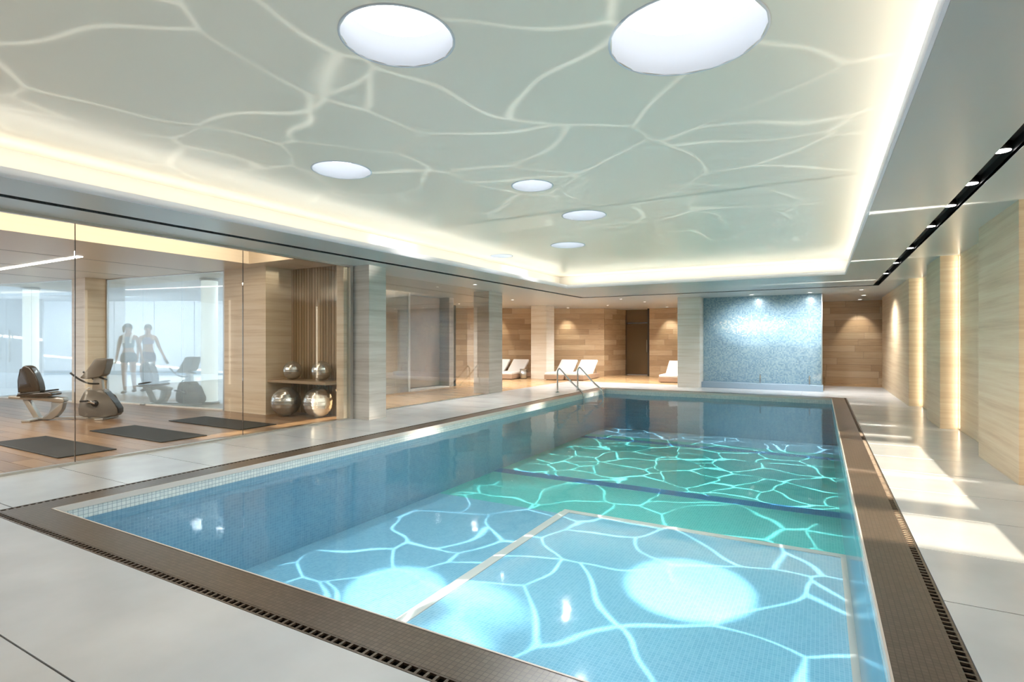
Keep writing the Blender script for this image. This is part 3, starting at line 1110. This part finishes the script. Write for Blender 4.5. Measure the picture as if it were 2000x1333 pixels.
pd = cam_pt(12, 700, 15.2)
dr.location = (pd.x, pd.y, 0)
dr.rotation_euler = (0, 0, YAW)
for s in (-1, 1):
    leaf = box('door_leaf', min(0.01 * s, 1.0 * s), max(0.01 * s, 1.0 * s), 0, 0.05, 0.01, 2.5, 'locker_white', dr)
    tube('pull_handle', [(0.14 * s, -0.06, 0.75), (0.14 * s, -0.06, 1.65)], 0.022, 'brushed_steel', leaf, curve=False)
    for z in (0.85, 1.55):
        tube('handle_standoff', [(0.14 * s, -0.06, z), (0.14 * s, 0.0, z)], 0.012, 'brushed_steel', leaf, curve=False, sides=8)
# added glowing tubes standing in for the bright bands in the glass
for (px, lab) in ((60, 'added glowing tube for the bright band in the left glass partition'), (409, 'added glowing tube for the bright band at the right end of the glass partition')):
    p = cam_pt(px, 700, 13.6 if px < 100 else 11.6)
    t = empty('glow_band_tube', (p.x, p.y, 0))
    tag(t, lab, 'added glow tube', 'added glow tubes in the hall')
    lathe('base_ring', [(0, 0), (0.19, 0), (0.19, 0.05), (0, 0.05)], 'brushed_steel', t, seg=28)
    lathe('band_tube', [(0, 0.05), (0.16, 0.05), (0.16, 2.6), (0, 2.6)], 'band_glow', t, seg=28)
    lathe('top_ring', [(0, 2.6), (0.19, 2.6), (0.19, 2.64), (0, 2.64)], 'brushed_steel', t, seg=28)

# ------------------------------------------------------------------ yoga mats
for (y0, y1, dx, lab) in ((2.83, 3.42, 0.0, 'dark rubber exercise mat nearest the camera on the gym floor'), (3.93, 4.54, 0.0, 'dark rubber exercise mat in the middle of the three'), (5.07, 5.69, -0.05, 'dark rubber exercise mat nearest the ball alcove')):
    t = empty('exercise_mat', (-8.35 + dx, (y0 + y1) / 2, 0.0))
    tag(t, lab, 'mat', 'exercise mats on the gym floor')
    hw = (y1 - y0) / 2
    box('mat_sheet', -0.94, 0.94, -hw, hw, 0.001, 0.012, 'mat_rubber', t, 0.004)
    for s in (-1, 1):
        box('edge_seam', -0.93, 0.93, s * (hw - 0.016) - 0.004, s * (hw - 0.016) + 0.004, 0.0115, 0.0135, 'black_plastic', t)


# ------------------------------------------------------------------ recumbent bike
def make_bike(loc, rz, lab, scale=1.0):
    t = empty('exercise_bike', loc, rz, scale)
    tag(t, lab, 'exercise bike', 'recumbent exercise bikes')
    s = 0.0086

    def p(px, py):
        return ((px - 130) * s, (822 - py) * s)
    # seat unit
    bs = [p(49, 765), p(47, 752), p(51, 735), p(49, 722), p(54, 711), p(60, 708), p(68, 712), p(76, 724), p(83, 742), p(86, 758), p(84, 765)]
    inner = [p(52, 762), p(55, 735), p(60, 716), p(66, 730), p(70, 762)]
    side_prism('backrest', bs, -0.09, 0.09, 'bike_dark', t, 0.035, 3)
    side_prism('back_shell', [p(46, 764), p(45, 740), p(49, 716), p(53, 714), p(52, 740), p(53, 764)], -0.08, 0.08, 'black_plastic', t, 0.012)
    side_prism('seat_cushion', [p(47, 772), p(50, 764), p(75, 765), p(104, 763), p(112, 766), p(111, 771), p(90, 774)], -0.15, 0.15, 'bike_dark', t, 0.022, 3)
    side_prism('seat_rail', [p(28, 770), p(50, 772), p(110, 774), p(128, 777), p(129, 784), p(122, 787), p(80, 780), p(28, 776)], -0.07, 0.07, 'silver_frame', t, 0.012)
    side_prism('rear_strut', [p(52, 779), p(63, 780), p(82, 815), p(72, 817)], -0.05, 0.05, 'silver_frame', t, 0.01)
    side_prism('front_strut', [p(124, 783), p(127, 786), p(124, 800), p(116, 812), p(106, 820), p(88, 821), p(90, 814), p(101, 808), p(106, 796), p(104, 785)], -0.06, 0.06, 'silver_frame', t, 0.012)
    box('foot_bar', (66 - 130) * s, (82 - 130) * s, -0.28, 0.28, 0.0, 0.035, 'silver_frame', t, 0.01)
    box('floor_rail', (78 - 130) * s, (172 - 130) * s, -0.045, 0.045, 0.012, 0.05, 'brushed_steel', t, 0.01)
    for sy in (-1, 1):
        tube('side_grip', [(-0.62, sy * 0.24, 0.47), (-0.45, sy * 0.26, 0.50), (-0.28, sy * 0.26, 0.52)], 0.014, 'black_plastic', t, 8)
    # drive unit
    body = [p(157, 812), p(156, 798), p(160, 780), p(167, 764), p(173, 760), p(180, 765), p(192, 762), p(199, 759), p(205, 763), p(212, 776), p(222, 788), p(229, 800), p(230, 810), p(226, 816), p(205, 818), p(168, 817)]
    bo = side_prism('drive_housing', body, -0.11, 0.11, 'bike_grey', t, 0.03, 3)
    side_prism('housing_trim', [p(203, 766), p(207, 765), p(215, 777), p(224, 788), p(231, 800), p(231, 810), p(227, 808), p(225, 800), p(216, 788)], -0.09, 0.09, 'black_plastic', t, 0.006)
    tube('carry_loop', [(p(165, 766)[0], 0, p(165, 766)[1]), (p(166, 760)[0], 0, p(166, 760)[1]), (p(172, 757)[0], 0, p(172, 757)[1]), (p(178, 762)[0], 0, p(178, 762)[1])], 0.012, 'brushed_steel', t, 8)
    cx, cz = p(189, 788)
    for sy in (-1, 1):
        hub = lathe('crank_hub', [(0, 0), (0.055, 0), (0.055, 0.03), (0, 0.03)], 'black_plastic', t, seg=20)
        hub.rotation_euler = (sy * PI / 2, 0, 0)
        hub.location = (cx, -sy * 0.11 * -1 if False else sy * -0.11, cz)
        dx = -1 if sy > 0 else 1
        side_prism('crank_arm', [(cx - dx * 0.01, cz - 0.016), (cx + dx * 0.13, cz + 0.04), (cx + dx * 0.13, cz + 0.07), (cx - dx * 0.01, cz + 0.016)], -sy * 0.145 - 0.008, -sy * 0.145 + 0.008, 'chrome', t, 0.003)
        box('pedal', cx + dx * 0.13 - 0.05, cx + dx * 0.13 + 0.05, -sy * 0.205 - 0.045, -sy * 0.205 + 0.045, cz + 0.035, cz + 0.065, 'black_plastic', t, 0.008)
    box('foot_bar', (196 - 130) * s, (212 - 130) * s, -0.27, 0.27, 0.0, 0.035, 'silver_frame', t, 0.01)
    side_prism('console_mast', [p(178, 764), p(199, 764), p(195, 730), p(182, 728)], -0.045, 0.045, 'silver_frame', t, 0.012)
    con = side_prism('console', [p(187, 697), p(193, 695), p(211, 696), p(210, 706), p(204, 728), p(198, 733), p(172, 738), p(160, 735), p(163, 731), p(174, 722)], -0.12, 0.12, 'bike_grey', t, 0.02, 3)
    side_prism('display', [p(186, 699), p(187, 698), p(175, 721), p(174, 722)], -0.10, 0.10, 'black_plastic', con)
    for sy in (-1, 1):
        tube('handlebar', [(p(192, 748)[0], sy * 0.03, p(192, 748)[1]), (p(180, 746)[0], sy * 0.16, p(180, 746)[1]), (p(164, 737)[0], sy * 0.19, p(164, 737)[1]), (p(148, 724)[0], sy * 0.19, p(148, 724)[1])], 0.016, 'black_plastic', t, 8)
    tube('upper_grip', [(p(162, 720)[0], 0.1, p(162, 720)[1]), (p(170, 724)[0], 0.1, p(170, 724)[1]), (p(178, 729)[0], 0.08, p(178, 729)[1])], 0.014, 'black_plastic', t, 8)
    tube('adjust_knob', [(p(196, 734)[0], -0.09, p(196, 734)[1]), (p(198, 740)[0], 0.09, p(198, 740)[1])], 0.018, 'black_plastic', t, 8, False)
    return t


b0 = cam_pt(131, 820, 9.2)
make_bike((b0.x, b0.y, 0.0), YAW + 0.18, 'brown and silver recumbent exercise bike on the gym floor behind the mats', 0.94)
b1 = cam_pt(333, 790, 11.42)  # second bike added in place of the first one's reflection in the glass
make_bike((b1.x, b1.y, 0.0), YAW - 0.22, 'pale recumbent exercise bike added behind the glass partition as a reflection of the first', 0.92)


# ------------------------------------------------------------------ people behind the glass
def skin_mesh(name, verts, edges, radii, mat, parent, root=0, sub=2):
    me = bpy.data.meshes.new(name)
    me.from_pydata(verts, edges, [])
    tmp = bpy.data.objects.new(name, me)
    C.objects.link(tmp)
    md = tmp.modifiers.new('skin', 'SKIN')
    md.use_smooth_shade = True
    sk = me.skin_vertices[0].data
    for i, r in enumerate(radii):
        sk[i].radius = (r, r) if isinstance(r, (int, float)) else r
        sk[i].use_root = (i == root)
    s = tmp.modifiers.new('sub', 'SUBSURF')
    s.levels = s.render_levels = sub
    dg = bpy.context.evaluated_depsgraph_get()
    dg.update()
    ev = tmp.evaluated_get(dg)
    nm = bpy.data.meshes.new_from_object(ev)
    bpy.data.objects.remove(tmp)
    return link(name, nm, mat, parent, True)


def ellipsoid(name, c, r, mat, parent, seg=20):
    prof = [(max(0.0, math.sin(PI * i / 14)), -math.cos(PI * i / 14)) for i in range(15)]
    prof[0] = (0, -1)
    prof[-1] = (0, 1)
    o = lathe(name, prof, mat, parent, c, seg)
    o.scale = r
    return o


def person(loc, rz, lab, J, skin, hair, top, short, towel, head_turn, scale=1.0):
    t = empty('person', loc, rz, scale)
    tag(t, lab, 'person', 'people walking behind the glass')
    V, E, Rr = [], [], []

    def add(p, r, parent=None):
        V.append(p)
        Rr.append(r)
        if parent is not None:
            E.append((parent, len(V) - 1))
        return len(V) - 1
    pel = add((0, 0, 0.95), (0.13, 0.105))
    wai = add((0, 0.0, 1.10), (0.105, 0.085), pel)
    rib = add((0, 0.0, 1.24), (0.125, 0.095), wai)
    che = add((0, 0.0, 1.36), (0.135, 0.09), rib)
    nek = add((0, 0.0, 1.46), 0.052, che)
    chn = add((0, -0.012, 1.535), (0.058, 0.07), nek)
    hd = add((0, -0.01, 1.61), (0.074, 0.088), chn)
    add((0, 0.0, 1.69), (0.05, 0.06), hd)
    for s, arm in ((-1, J['armL']), (1, J['armR'])):
        sh_ = add((s * 0.165, 0, 1.40), 0.055, che)
        el = add(arm[0], 0.040, sh_)
        wr_ = add(arm[1], 0.027, el)
        d = (Vector(arm[1]) - Vector(arm[0])).normalized()
        w = Vector(arm[1])
        pm = add(tuple(w + d * 0.055), (0.034, 0.018), wr_)
        side = Vector((0, 1, 0)) if abs(d.y) < 0.8 else Vector((1, 0, 0))
        side = (side - d * side.dot(d)).normalized()
        curl = d.cross(side) * s
        for k, ln in enumerate((0.070, 0.080, 0.074, 0.058)):
            o_ = side * ((k - 1.5) * -0.019)
            k1 = add(tuple(w + d * 0.10 + o_), 0.0095, pm)
            k2 = add(tuple(w + d * (0.10 + ln * 0.5) + o_ + curl * 0.006), 0.0085, k1)
            add(tuple(w + d * (0.10 + ln * 0.9) + o_ + curl * 0.024), 0.0075, k2)
        th = add(tuple(w + d * 0.04 - side * 0.045), 0.010, wr_)
        add(tuple(w + d * 0.085 - side * 0.055), 0.0085, th)
    for s, leg in ((-1, J['legL']), (1, J['legR'])):
        hip = add((s * 0.085, 0, 0.90), 0.095, pel)
        kn = add(leg[0], 0.058, hip)
        ca = add(tuple(Vector(leg[0]).lerp(Vector(leg[1]), 0.35)), 0.056, kn)
        an = add(leg[1], 0.036, ca)
        heel = add((leg[1][0], leg[1][1] + 0.02, leg[1][2] - 0.05), 0.036, an)
        add((leg[1][0] + s * 0.015, leg[1][1] - 0.15, leg[1][2] - 0.055), (0.04, 0.026), heel)
    skin_mesh('body', V, E, Rr, skin, t)
    # clothes
    skin_mesh('top', [(0, 0, J['hem']), (0, 0, 1.24), (0, 0, 1.37), (0, 0, 1.415)], [(0, 1), (1, 2), (2, 3)], [(0.125, 0.10), (0.140, 0.112), (0.150, 0.108), (0.10, 0.07)], top, t)
    kl, kr = Vector(J['legL'][0]), Vector(J['legR'][0])
    hl, hr = Vector((-0.09, 0, 0.88)), Vector((0.09, 0, 0.88))
    skin_mesh('shorts', [(0, 0, 1.05), (0, 0, 0.95), tuple(hl), tuple(hl.lerp(kl, 0.45)), tuple(hr), tuple(hr.lerp(kr, 0.45))], [(0, 1), (1, 2), (2, 3), (1, 4), (4, 5)], [(0.13, 0.105), (0.15, 0.125), 0.112, 0.100, 0.112, 0.100], short, t)
    for s, leg in ((-1, J['legL']), (1, J['legR'])):
        a = Vector(leg[1])
        skin_mesh('shoe', [tuple(a + Vector((0, 0.035, -0.045))), tuple(a + Vector((s * 0.006, -0.06, -0.050))), tuple(a + Vector((s * 0.016, -0.165, -0.060)))], [(0, 1), (1, 2)], [(0.046, 0.044), (0.050, 0.042), (0.045, 0.030)], 'shoe_dark', t)
    # head pieces
    h = empty('head_pieces', (0, 0, 1.61))
    h.parent = t
    h.rotation_euler = (0, 0, head_turn)
    ellipsoid('hair', (0, 0.022, 0.035), (0.088, 0.098, 0.094), hair, h)
    bun = skin_mesh('ponytail', [(0, 0.10, 0.06), (0, 0.15, 0.05), (0, 0.17, -0.03), (0, 0.165, -0.11)], [(0, 1), (1, 2), (2, 3)], [0.028, 0.036, 0.034, 0.014], hair, h)
    for s in (-1, 1):
        ellipsoid('eye', (s * 0.030, -0.088, 0.002), (0.012, 0.008, 0.008), 'eye_dark', h, 10)
        ellipsoid('ear', (s * 0.080, 0.005, -0.01), (0.012, 0.022, 0.030), skin, h, 10)
    ellipsoid('nose', (0, -0.098, -0.022), (0.012, 0.018, 0.022), skin, h, 10)
    ellipsoid('mouth', (0, -0.088, -0.056), (0.024, 0.010, 0.007), 'lip_colour', h, 10)
    if towel:
        for s in (-1, 1):
            tube('towel', [(0, 0.075, 1.47), (s * 0.07, 0.04, 1.475), (s * 0.085, -0.07, 1.42), (s * 0.075, -0.125, 1.33), (s * 0.07, -0.13, 1.24)], 0.024, 'towel_white', t, 8)
    return t


JA = dict(armL=((-0.22, 0.03, 1.13), (-0.24, -0.02, 0.90)), armR=((0.23, 0.02, 1.13), (0.30, -0.06, 0.90)), legL=((-0.09, -0.02, 0.50), (-0.085, 0.03, 0.09)), legR=((0.12, -0.10, 0.50), (0.10, 0.10, 0.11)), hem=1.06)
JB = dict(armL=((-0.235, 0.05, 1.14), (-0.22, -0.03, 0.91)), armR=((0.24, 0.02, 1.14), (0.36, -0.04, 0.92)), legL=((-0.10, -0.10, 0.50), (-0.09, 0.02, 0.09)), legR=((0.10, -0.03, 0.50), (0.11, 0.12, 0.11)), hem=1.20)
pa = cam_pt(251, 765, 13.95)
pb = cam_pt(289, 765, 14.55)
person((pa.x, pa.y, 0.0), YAW + 0.35, 'person in blue grey top and dark shorts with a white towel round the neck', JA, 'skin_tan', 'hair_dark', 'cloth_teal', 'cloth_navy', True, 0.9, 1.03)
tb = person((pb.x, pb.y, 0.0), YAW + 0.30, 'person in a mauve crop top and plum shorts holding a dark bottle', JB, 'skin_fair', 'hair_brown', 'cloth_mauve', 'cloth_plum', False, 0.3, 1.03)
# bottle in the hand of the second person
hm = Matrix.Translation((pb.x, pb.y, 0)) @ Matrix.Rotation(YAW + 0.30, 4, 'Z')
hp = hm @ Vector((0.42 * 1.03, -0.065, 0.79 * 1.03))
bt = empty('water_bottle', tuple(hp))
tag(bt, 'dark sports bottle held in the hand of the person in mauve', 'bottle')
lathe('bottle_body', [(0, -0.10), (0.032, -0.10), (0.034, -0.09), (0.034, 0.05), (0.018, 0.08), (0.018, 0.09), (0, 0.09)], 'shoe_dark', bt, seg=20)
lathe('cap', [(0, 0.088), (0.022, 0.088), (0.022, 0.115), (0.008, 0.12), (0.008, 0.135), (0, 0.135)], 'black_plastic', bt, seg=20)
bt.rotation_euler = (0.2, -0.5, 0.3)

# ================================================================== columns and lounge
struct(box('column', -6.93, -6.56, 6.79, 7.20, 0, ZS, 'grey_veneer', None, 0.004), 'pale veined column at the end of the gym glass')
struct(box('column', -7.76, -7.30, 11.78, 12.45, 0, ZS, 'grey_veneer', None, 0.004), 'pale grey veined column between the lounge door and the pool')
struct(box('column', -9.01, -8.40, 17.40, 18.05, 0, ZS, 'white_veneer', None, 0.004), 'bright cream column between the two groups of loungers')
struct(box('column', -3.60, -2.98, 16.20, 16.85, 0, ZS, 'white_veneer', None, 0.004), 'cream column at the left end of the water wall')

lf = struct(prism('floor', [(-13.1, 12.98), (-10.0, 12.98), (-10.0, 7.1), (-7.33, 7.1), (-7.33, WOODY), (0.1, WOODY), (0.1, 18.9), (1.9, 18.9), (1.9, 23), (-13.1, 23)], -0.2, 0.001, 'lounge_floor'), 'honey wood floor of the lounge area')
box('floor_edge', -9.84, -7.33, 7.11, 7.12, -0.2, 0.0, 'lounge_floor', lf)

# wall with the pale door, left of the lounge
wl = struct(empty('wall_left'), 'grey veined wall with a recessed pale door')
DX = -9.40
box('wall_panel', DX - 0.4, DX, 7.2, 11.15, 0, ZS, 'shade_panel', wl)
box('wall_panel', DX - 0.4, DX, 12.98, 13.2, 0, ZS, 'shade_panel', wl)
box('wall_panel', DX - 0.6, DX - 0.38, 11.15, 12.98, 0, ZS, 'shade_panel', wl)
box('wall_panel', -14.2, DX - 0.4, 12.98, 13.2, 0, ZS, 'shade_panel', wl)
d2 = struct(empty('door_2'), 'pale beige full height door in a recess')
box('door_leaf', DX - 0.38, DX - 0.32, 11.32, 12.94, 0.05, ZS - 0.02, 'pale_door', d2)
box('door_frame', DX - 0.32, DX + 0.02, 11.15, 11.22, 0, ZS, 'white_paint', d2)
box('threshold', DX - 0.36, DX + 0.03, 11.22, 12.95, 0.0, 0.03, 'white_paint', d2)
tube('pull_handle', [(DX - 0.22, 11.42, 0.75), (DX - 0.22, 11.42, 2.2)], 0.014, 'chrome', d2, curve=False)
for z in (0.9, 2.05):
    tube('handle_standoff', [(DX - 0.22, 11.42, z), (DX - 0.33, 11.42, z)], 0.01, 'chrome', d2, curve=False)
struct(box('trim_1', DX - 0.10, DX - 0.02, 13.21, 13.34, 0, 2.40, 'dark_trim'), 'dark vertical trim at the end of the pale door wall')

# clear screen between first and second columns
gs = empty('glass_screen', (-7.27, 9.5, 0))
tag(gs, 'clear glass screen between the two columns on the gym side', 'glass screen')
for a, b in ((7.24, 8.26), (8.26, 10.02), (10.02, 11.75)):
    box('pane', -0.005, 0.005, a - 9.5 + 0.004, b - 9.5 - 0.004, 0.015, ZS - 0.01, 'clear_glass', gs)
box('floor_channel', -0.015, 0.015, 7.24 - 9.5, 11.75 - 9.5, 0.0, 0.016, 'brushed_steel', gs)


# wood clad walls
def plank_wall(name, p, q, lab, h=ZS, rows=13, seed=1, z0=0.0):
    p, q = Vector(p), Vector(q)
    d = q - p
    L_ = d.length
    rz = math.atan2(d.y, d.x)
    nrm = Vector((d.y, -d.x)).normalized()      # towards the pool
    m = (p + q) / 2
    bm = bmesh.new()
    add_box(bm, -L_ / 2, L_ / 2, 0.0, 0.12, z0, h)
    w = obj(name, bm, 'grout_dark')
    w.location = (m.x, m.y, 0)
    w.rotation_euler = (0, 0, rz)
    struct(w, lab)
    rnd = random.Random(seed)
    ph = (h - z0) / rows
    for r in range(rows):
        x = -L_ / 2 - rnd.uniform(0, 0.9)
        while x < L_ / 2:
            ln = rnd.uniform(0.8, 1.5)
            a, b = max(x, -L_ / 2), min(x + ln, L_ / 2)
            if b - a > 0.03:
                plank_piece('plank', ((a + b) / 2, -0.012 - rnd.uniform(0, 0.004), z0 + ph * (r + 0.5)), (b - a - 0.005, 0.024, ph - 0.005), 0, 'wall_plank', w)
            x += ln
    return w


B1, B2 = (-12.4, 16.95), (-9.5, 18.8)
B3, B4 = (-9.5, 18.8), (-7.23, 20.07)
B5 = (-6.82, 21.45)
plank_wall('wall_back_left', B1, B2, 'honey wood plank wall behind the left loungers', seed=11)
plank_wall('wall_back_lounge', B3, B4, 'honey wood plank wall behind the pair of loungers', seed=12)
plank_wall('wall_back_return', B4, B5, 'honey wood plank return beside the bronze door', seed=13)
plank_wall('wall_back_middle', (-5.70, 20.9), (-2.6, 20.9), 'honey wood plank wall right of the bronze door', seed=14)
plank_wall('wall_back_right', (-2.6, 20.2), (1.86, 20.2), 'honey wood plank wall right of the water wall', seed=15)
plank_wall('wall_back_end', (1.80, 20.2), (1.80, 19.1), 'narrow honey wood plank wall meeting the stone piers', seed=16)
struct(box('wall_lounge_side', -13.1, -12.4, 13.2, 17.3, 0, ZS, 'shade_panel'), 'grey side wall of the lounge')
d3 = struct(empty('door_3'), 'dark bronze full height door in the back wall')
box('door_leaf', -6.95, -5.70, 21.50, 21.56, 0.02, 2.05, 'bronze_door', d3)
box('transom_panel', -6.95, -5.70, 21.50, 21.56, 2.09, ZS, 'bronze_door', d3)
box('door_frame', -5.78, -5.68, 20.9, 21.6, 0, ZS, 'dark_trim', d3)
box('door_frame', -6.95, -6.80, 21.40, 21.6, 0, ZS, 'dark_trim', d3)
tube('pull_handle', [(-5.95, 21.44, 0.9), (-5.95, 21.44, 1.4)], 0.014, 'brushed_steel', d3, curve=False)
struct(box('wall_outer', -14, 2.4, 23.2, 23.4, 0, ZT, 'white_paint'), 'outer back wall')
struct(box('wall_outer_left', -14.2, -13.1, 13.2, 23.2, 0, ZS, 'white_paint'), 'outer left wall of the lounge')

# downlights that wash the wood walls
WASH = [((-10.6, 17.65), (-10.75, 17.95), 'recessed downlight over the left pair of loungers'), ((-8.25, 18.95), (-8.4, 19.3), 'recessed downlight over the pair of loungers by the cream column'), ((-4.9, 20.35), (-4.9, 20.8), 'recessed downlight over the single lounger'), ((1.06, 19.6), (1.06, 20.1), 'recessed downlight close to the far right wood wall')]
for (x, y), tg_, lab in WASH:
    t = empty('downlight', (x, y, ZS))
    tag(t, lab, 'downlight', 'recessed downlights at the far end')
    lathe('trim_ring', [(0.045, -0.006), (0.07, -0.006), (0.07, 0.0), (0.045, 0.0), (0.045, -0.006)], 'white_paint', t, seg=24)
    lathe('lens', [(0, -0.004), (0.05, -0.004), (0.05, -0.001), (0, -0.001)], 'lamp_white', t, seg=24)
    spot('wash_lamp', (x, y, ZS - 0.03), (tg_[0], tg_[1], 1.5), 70, (1, 0.96, 0.82), math.radians(60), 0.7)
FILL_DOWN = [((-10.6, 15.2), 90, 'added fill downlight over the wood floor behind the grey column'), ((-8.2, 14.6), 90, 'added fill downlight between the grey column and the handrails'),
          ((-6.5, 18.4), 80, 'added fill downlight in front of the bronze door'), ((-4.9, 17.4), 80, 'added fill downlight left of the cream column by the water wall'),
          ((-8.3, 9.0), 45, 'added fill downlight over the wood floor behind the glass screen'), ((-6.75, 10.3), 45, 'added fill downlight over the gym side deck before the grey column'),
          ((-5.2, 15.9), 70, 'added fill downlight over the far pool corner by the handrails'), ((0.9, 16.0), 70, 'added fill downlight over the far right deck')]
for (x, y), pw, lab in FILL_DOWN:  # added to fill the lounge and decks; the soffit has no fixtures here
    t = empty('downlight', (x, y, ZS))
    tag(t, lab, 'downlight', 'recessed downlights at the far end')
    lathe('trim_ring', [(0.035, -0.005), (0.055, -0.005), (0.055, 0.0), (0.035, 0.0), (0.035, -0.005)], 'white_paint', t, seg=20)
    lathe('lens', [(0, -0.004), (0.04, -0.004), (0.04, -0.001), (0, -0.001)], 'lamp_white', t, seg=20)
    spot('downlight_lamp', (x, y, ZS - 0.02), (x, y, 0), pw * 6.0, (1, 0.96, 0.90), math.radians(150), 1.0, 0.05)
# ------------------------------------------------------------------ water wall
ww = empty('water_wall', (-1.46, 16.75, 0))
tag(ww, 'blue mosaic water wall behind a sheet of glass', 'water wall')
wx0, wx1 = -1.52, 1.52


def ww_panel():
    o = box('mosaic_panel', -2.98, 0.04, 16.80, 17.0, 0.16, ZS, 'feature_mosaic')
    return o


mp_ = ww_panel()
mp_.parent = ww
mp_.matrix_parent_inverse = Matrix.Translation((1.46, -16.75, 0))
box('glass_sheet', wx0, wx1, -0.06, -0.045, 0.16, ZS, 'water_wall_glass', ww)
box('trough', wx0, wx1 + 0.02, -0.30, 0.25, 0.0, 0.16, 'blue_base', ww, 0.006)
box('edge_trim', wx1 - 0.02, wx1 + 0.005, -0.065, 0.25, 0.16, ZS, 'brushed_steel', ww)
for px in (0.02, 1.22):
    tube('water_spout', [(px, -0.18, 0.16), (px, -0.18, 0.36), (px, -0.13, 0.40), (px, -0.08, 0.38)], 0.018, 'chrome', ww, 8)
for x in (-1.62, -0.22):
    spot('wall_wash_lamp', (x, 15.3, ZS - 0.03), (x, 16.8, 0.9), 240, (0.95, 0.98, 1), math.radians(100), 1.0)


# ------------------------------------------------------------------ loungers
def lounger(x, y, rz, lab, w=0.66):
    t = empty('sun_lounger', (x, y, 0.001), rz)
    tag(t, lab, 'lounger', 'white loungers in the lounge area')
    box('platform', -w / 2, w / 2, 0, 1.85, 0.02, 0.17, 'taupe_base', t, 0.006)
    box('plinth', -w / 2 + 0.05, w / 2 - 0.05, 0.06, 1.8, 0, 0.02, 'dark_trim', t)
    m = box('seat_mattress', -w / 2 + 0.015, w / 2 - 0.015, 0.01, 1.12, 0.17, 0.25, 'mattress', t, 0.025, 3)
    L_, a = 0.72, math.radians(36)
    b = box('back_mattress', -w / 2 + 0.015, w / 2 - 0.015, 0, L_, 0, 0.08, 'mattress', t, 0.025, 3)
    b.location = (0, 1.08, 0.18)
    b.rotation_euler = (a, 0, 0)
    f = box('back_frame', -w / 2 + 0.04, w / 2 - 0.04, 0.02, L_ - 0.02, -0.03, -0.002, 'taupe_base', t)
    f.location = (0, 1.08, 0.18)
    f.rotation_euler = (a, 0, 0)
    for s in (-1, 1):
        tube('prop', [(s * (w / 2 - 0.07), 1.60, 0.17), (s * (w / 2 - 0.07), 1.52, 0.46)], 0.012, 'brushed_steel', t, 8, False)
    return t


lounger(-7.98, 17.05, 0.05, 'white lounger beside the cream column, left of its pair')
lounger(-7.28, 17.25, 0.05, 'white lounger right of the pair beside the cream column')
lounger(-10.35, 16.35, 0.10, 'white lounger half hidden behind the grey column')
lounger(-9.66, 16.55, 0.10, 'white lounger between the grey column and the cream column')
lounger(-4.22, 17.75, 0.03, 'single white lounger left of the water wall column')

# steel bin by the cream column
bn = empty('towel_bin', (-9.22, 17.2, 0.001))
tag(bn, 'small steel bin standing by the cream column', 'bin')
lathe('bin_body', [(0, 0), (0.11, 0), (0.12, 0.01), (0.12, 0.33), (0.112, 0.33), (0.112, 0.02), (0, 0.02)], 'brushed_steel', bn, seg=28)
lathe('rim', [(0.108, 0.325), (0.126, 0.325), (0.126, 0.345), (0.108, 0.345), (0.108, 0.325)], 'chrome', bn, seg=28)
lathe('base_ring', [(0.10, 0), (0.125, 0), (0.125, 0.02), (0.10, 0.02), (0.10, 0)], 'black_plastic', bn, seg=28)


# ------------------------------------------------------------------ hand rails
def rail(x0, y, x1, lab):
    t = empty('pool_handrail', (x0, y, 0))
    tag(t, lab, 'handrail', 'pool entry handrails')
    d = x1 - x0
    tube('rail_tube', [(0, 0, 0.0), (0, 0, 0.3), (0.0, 0, 0.52), (0.03, 0, 0.60), (0.09, 0, 0.595), (d * 0.55, 0, 0.28), (d * 0.90, 0, 0.07), (d * 0.985, 0, -0.02), (d, 0, -0.14), (d, 0, -0.42)], 0.020, 'chrome', t, 10)
    lathe('deck_flange', [(0, 0), (0.05, 0), (0.05, 0.012), (0.03, 0.02), (0, 0.02)], 'chrome', t, seg=20)
    f = lathe('wall_flange', [(0, 0), (0.04, 0), (0.04, 0.012), (0, 0.012)], 'chrome', t, (d, 0, -0.43), 20)
    return t


rail(-5.91, 12.9, -5.19, 'stainless handrail into the pool, the nearer of the two')
rail(-5.70, 13.75, -4.98, 'stainless handrail into the pool, the further of the two')
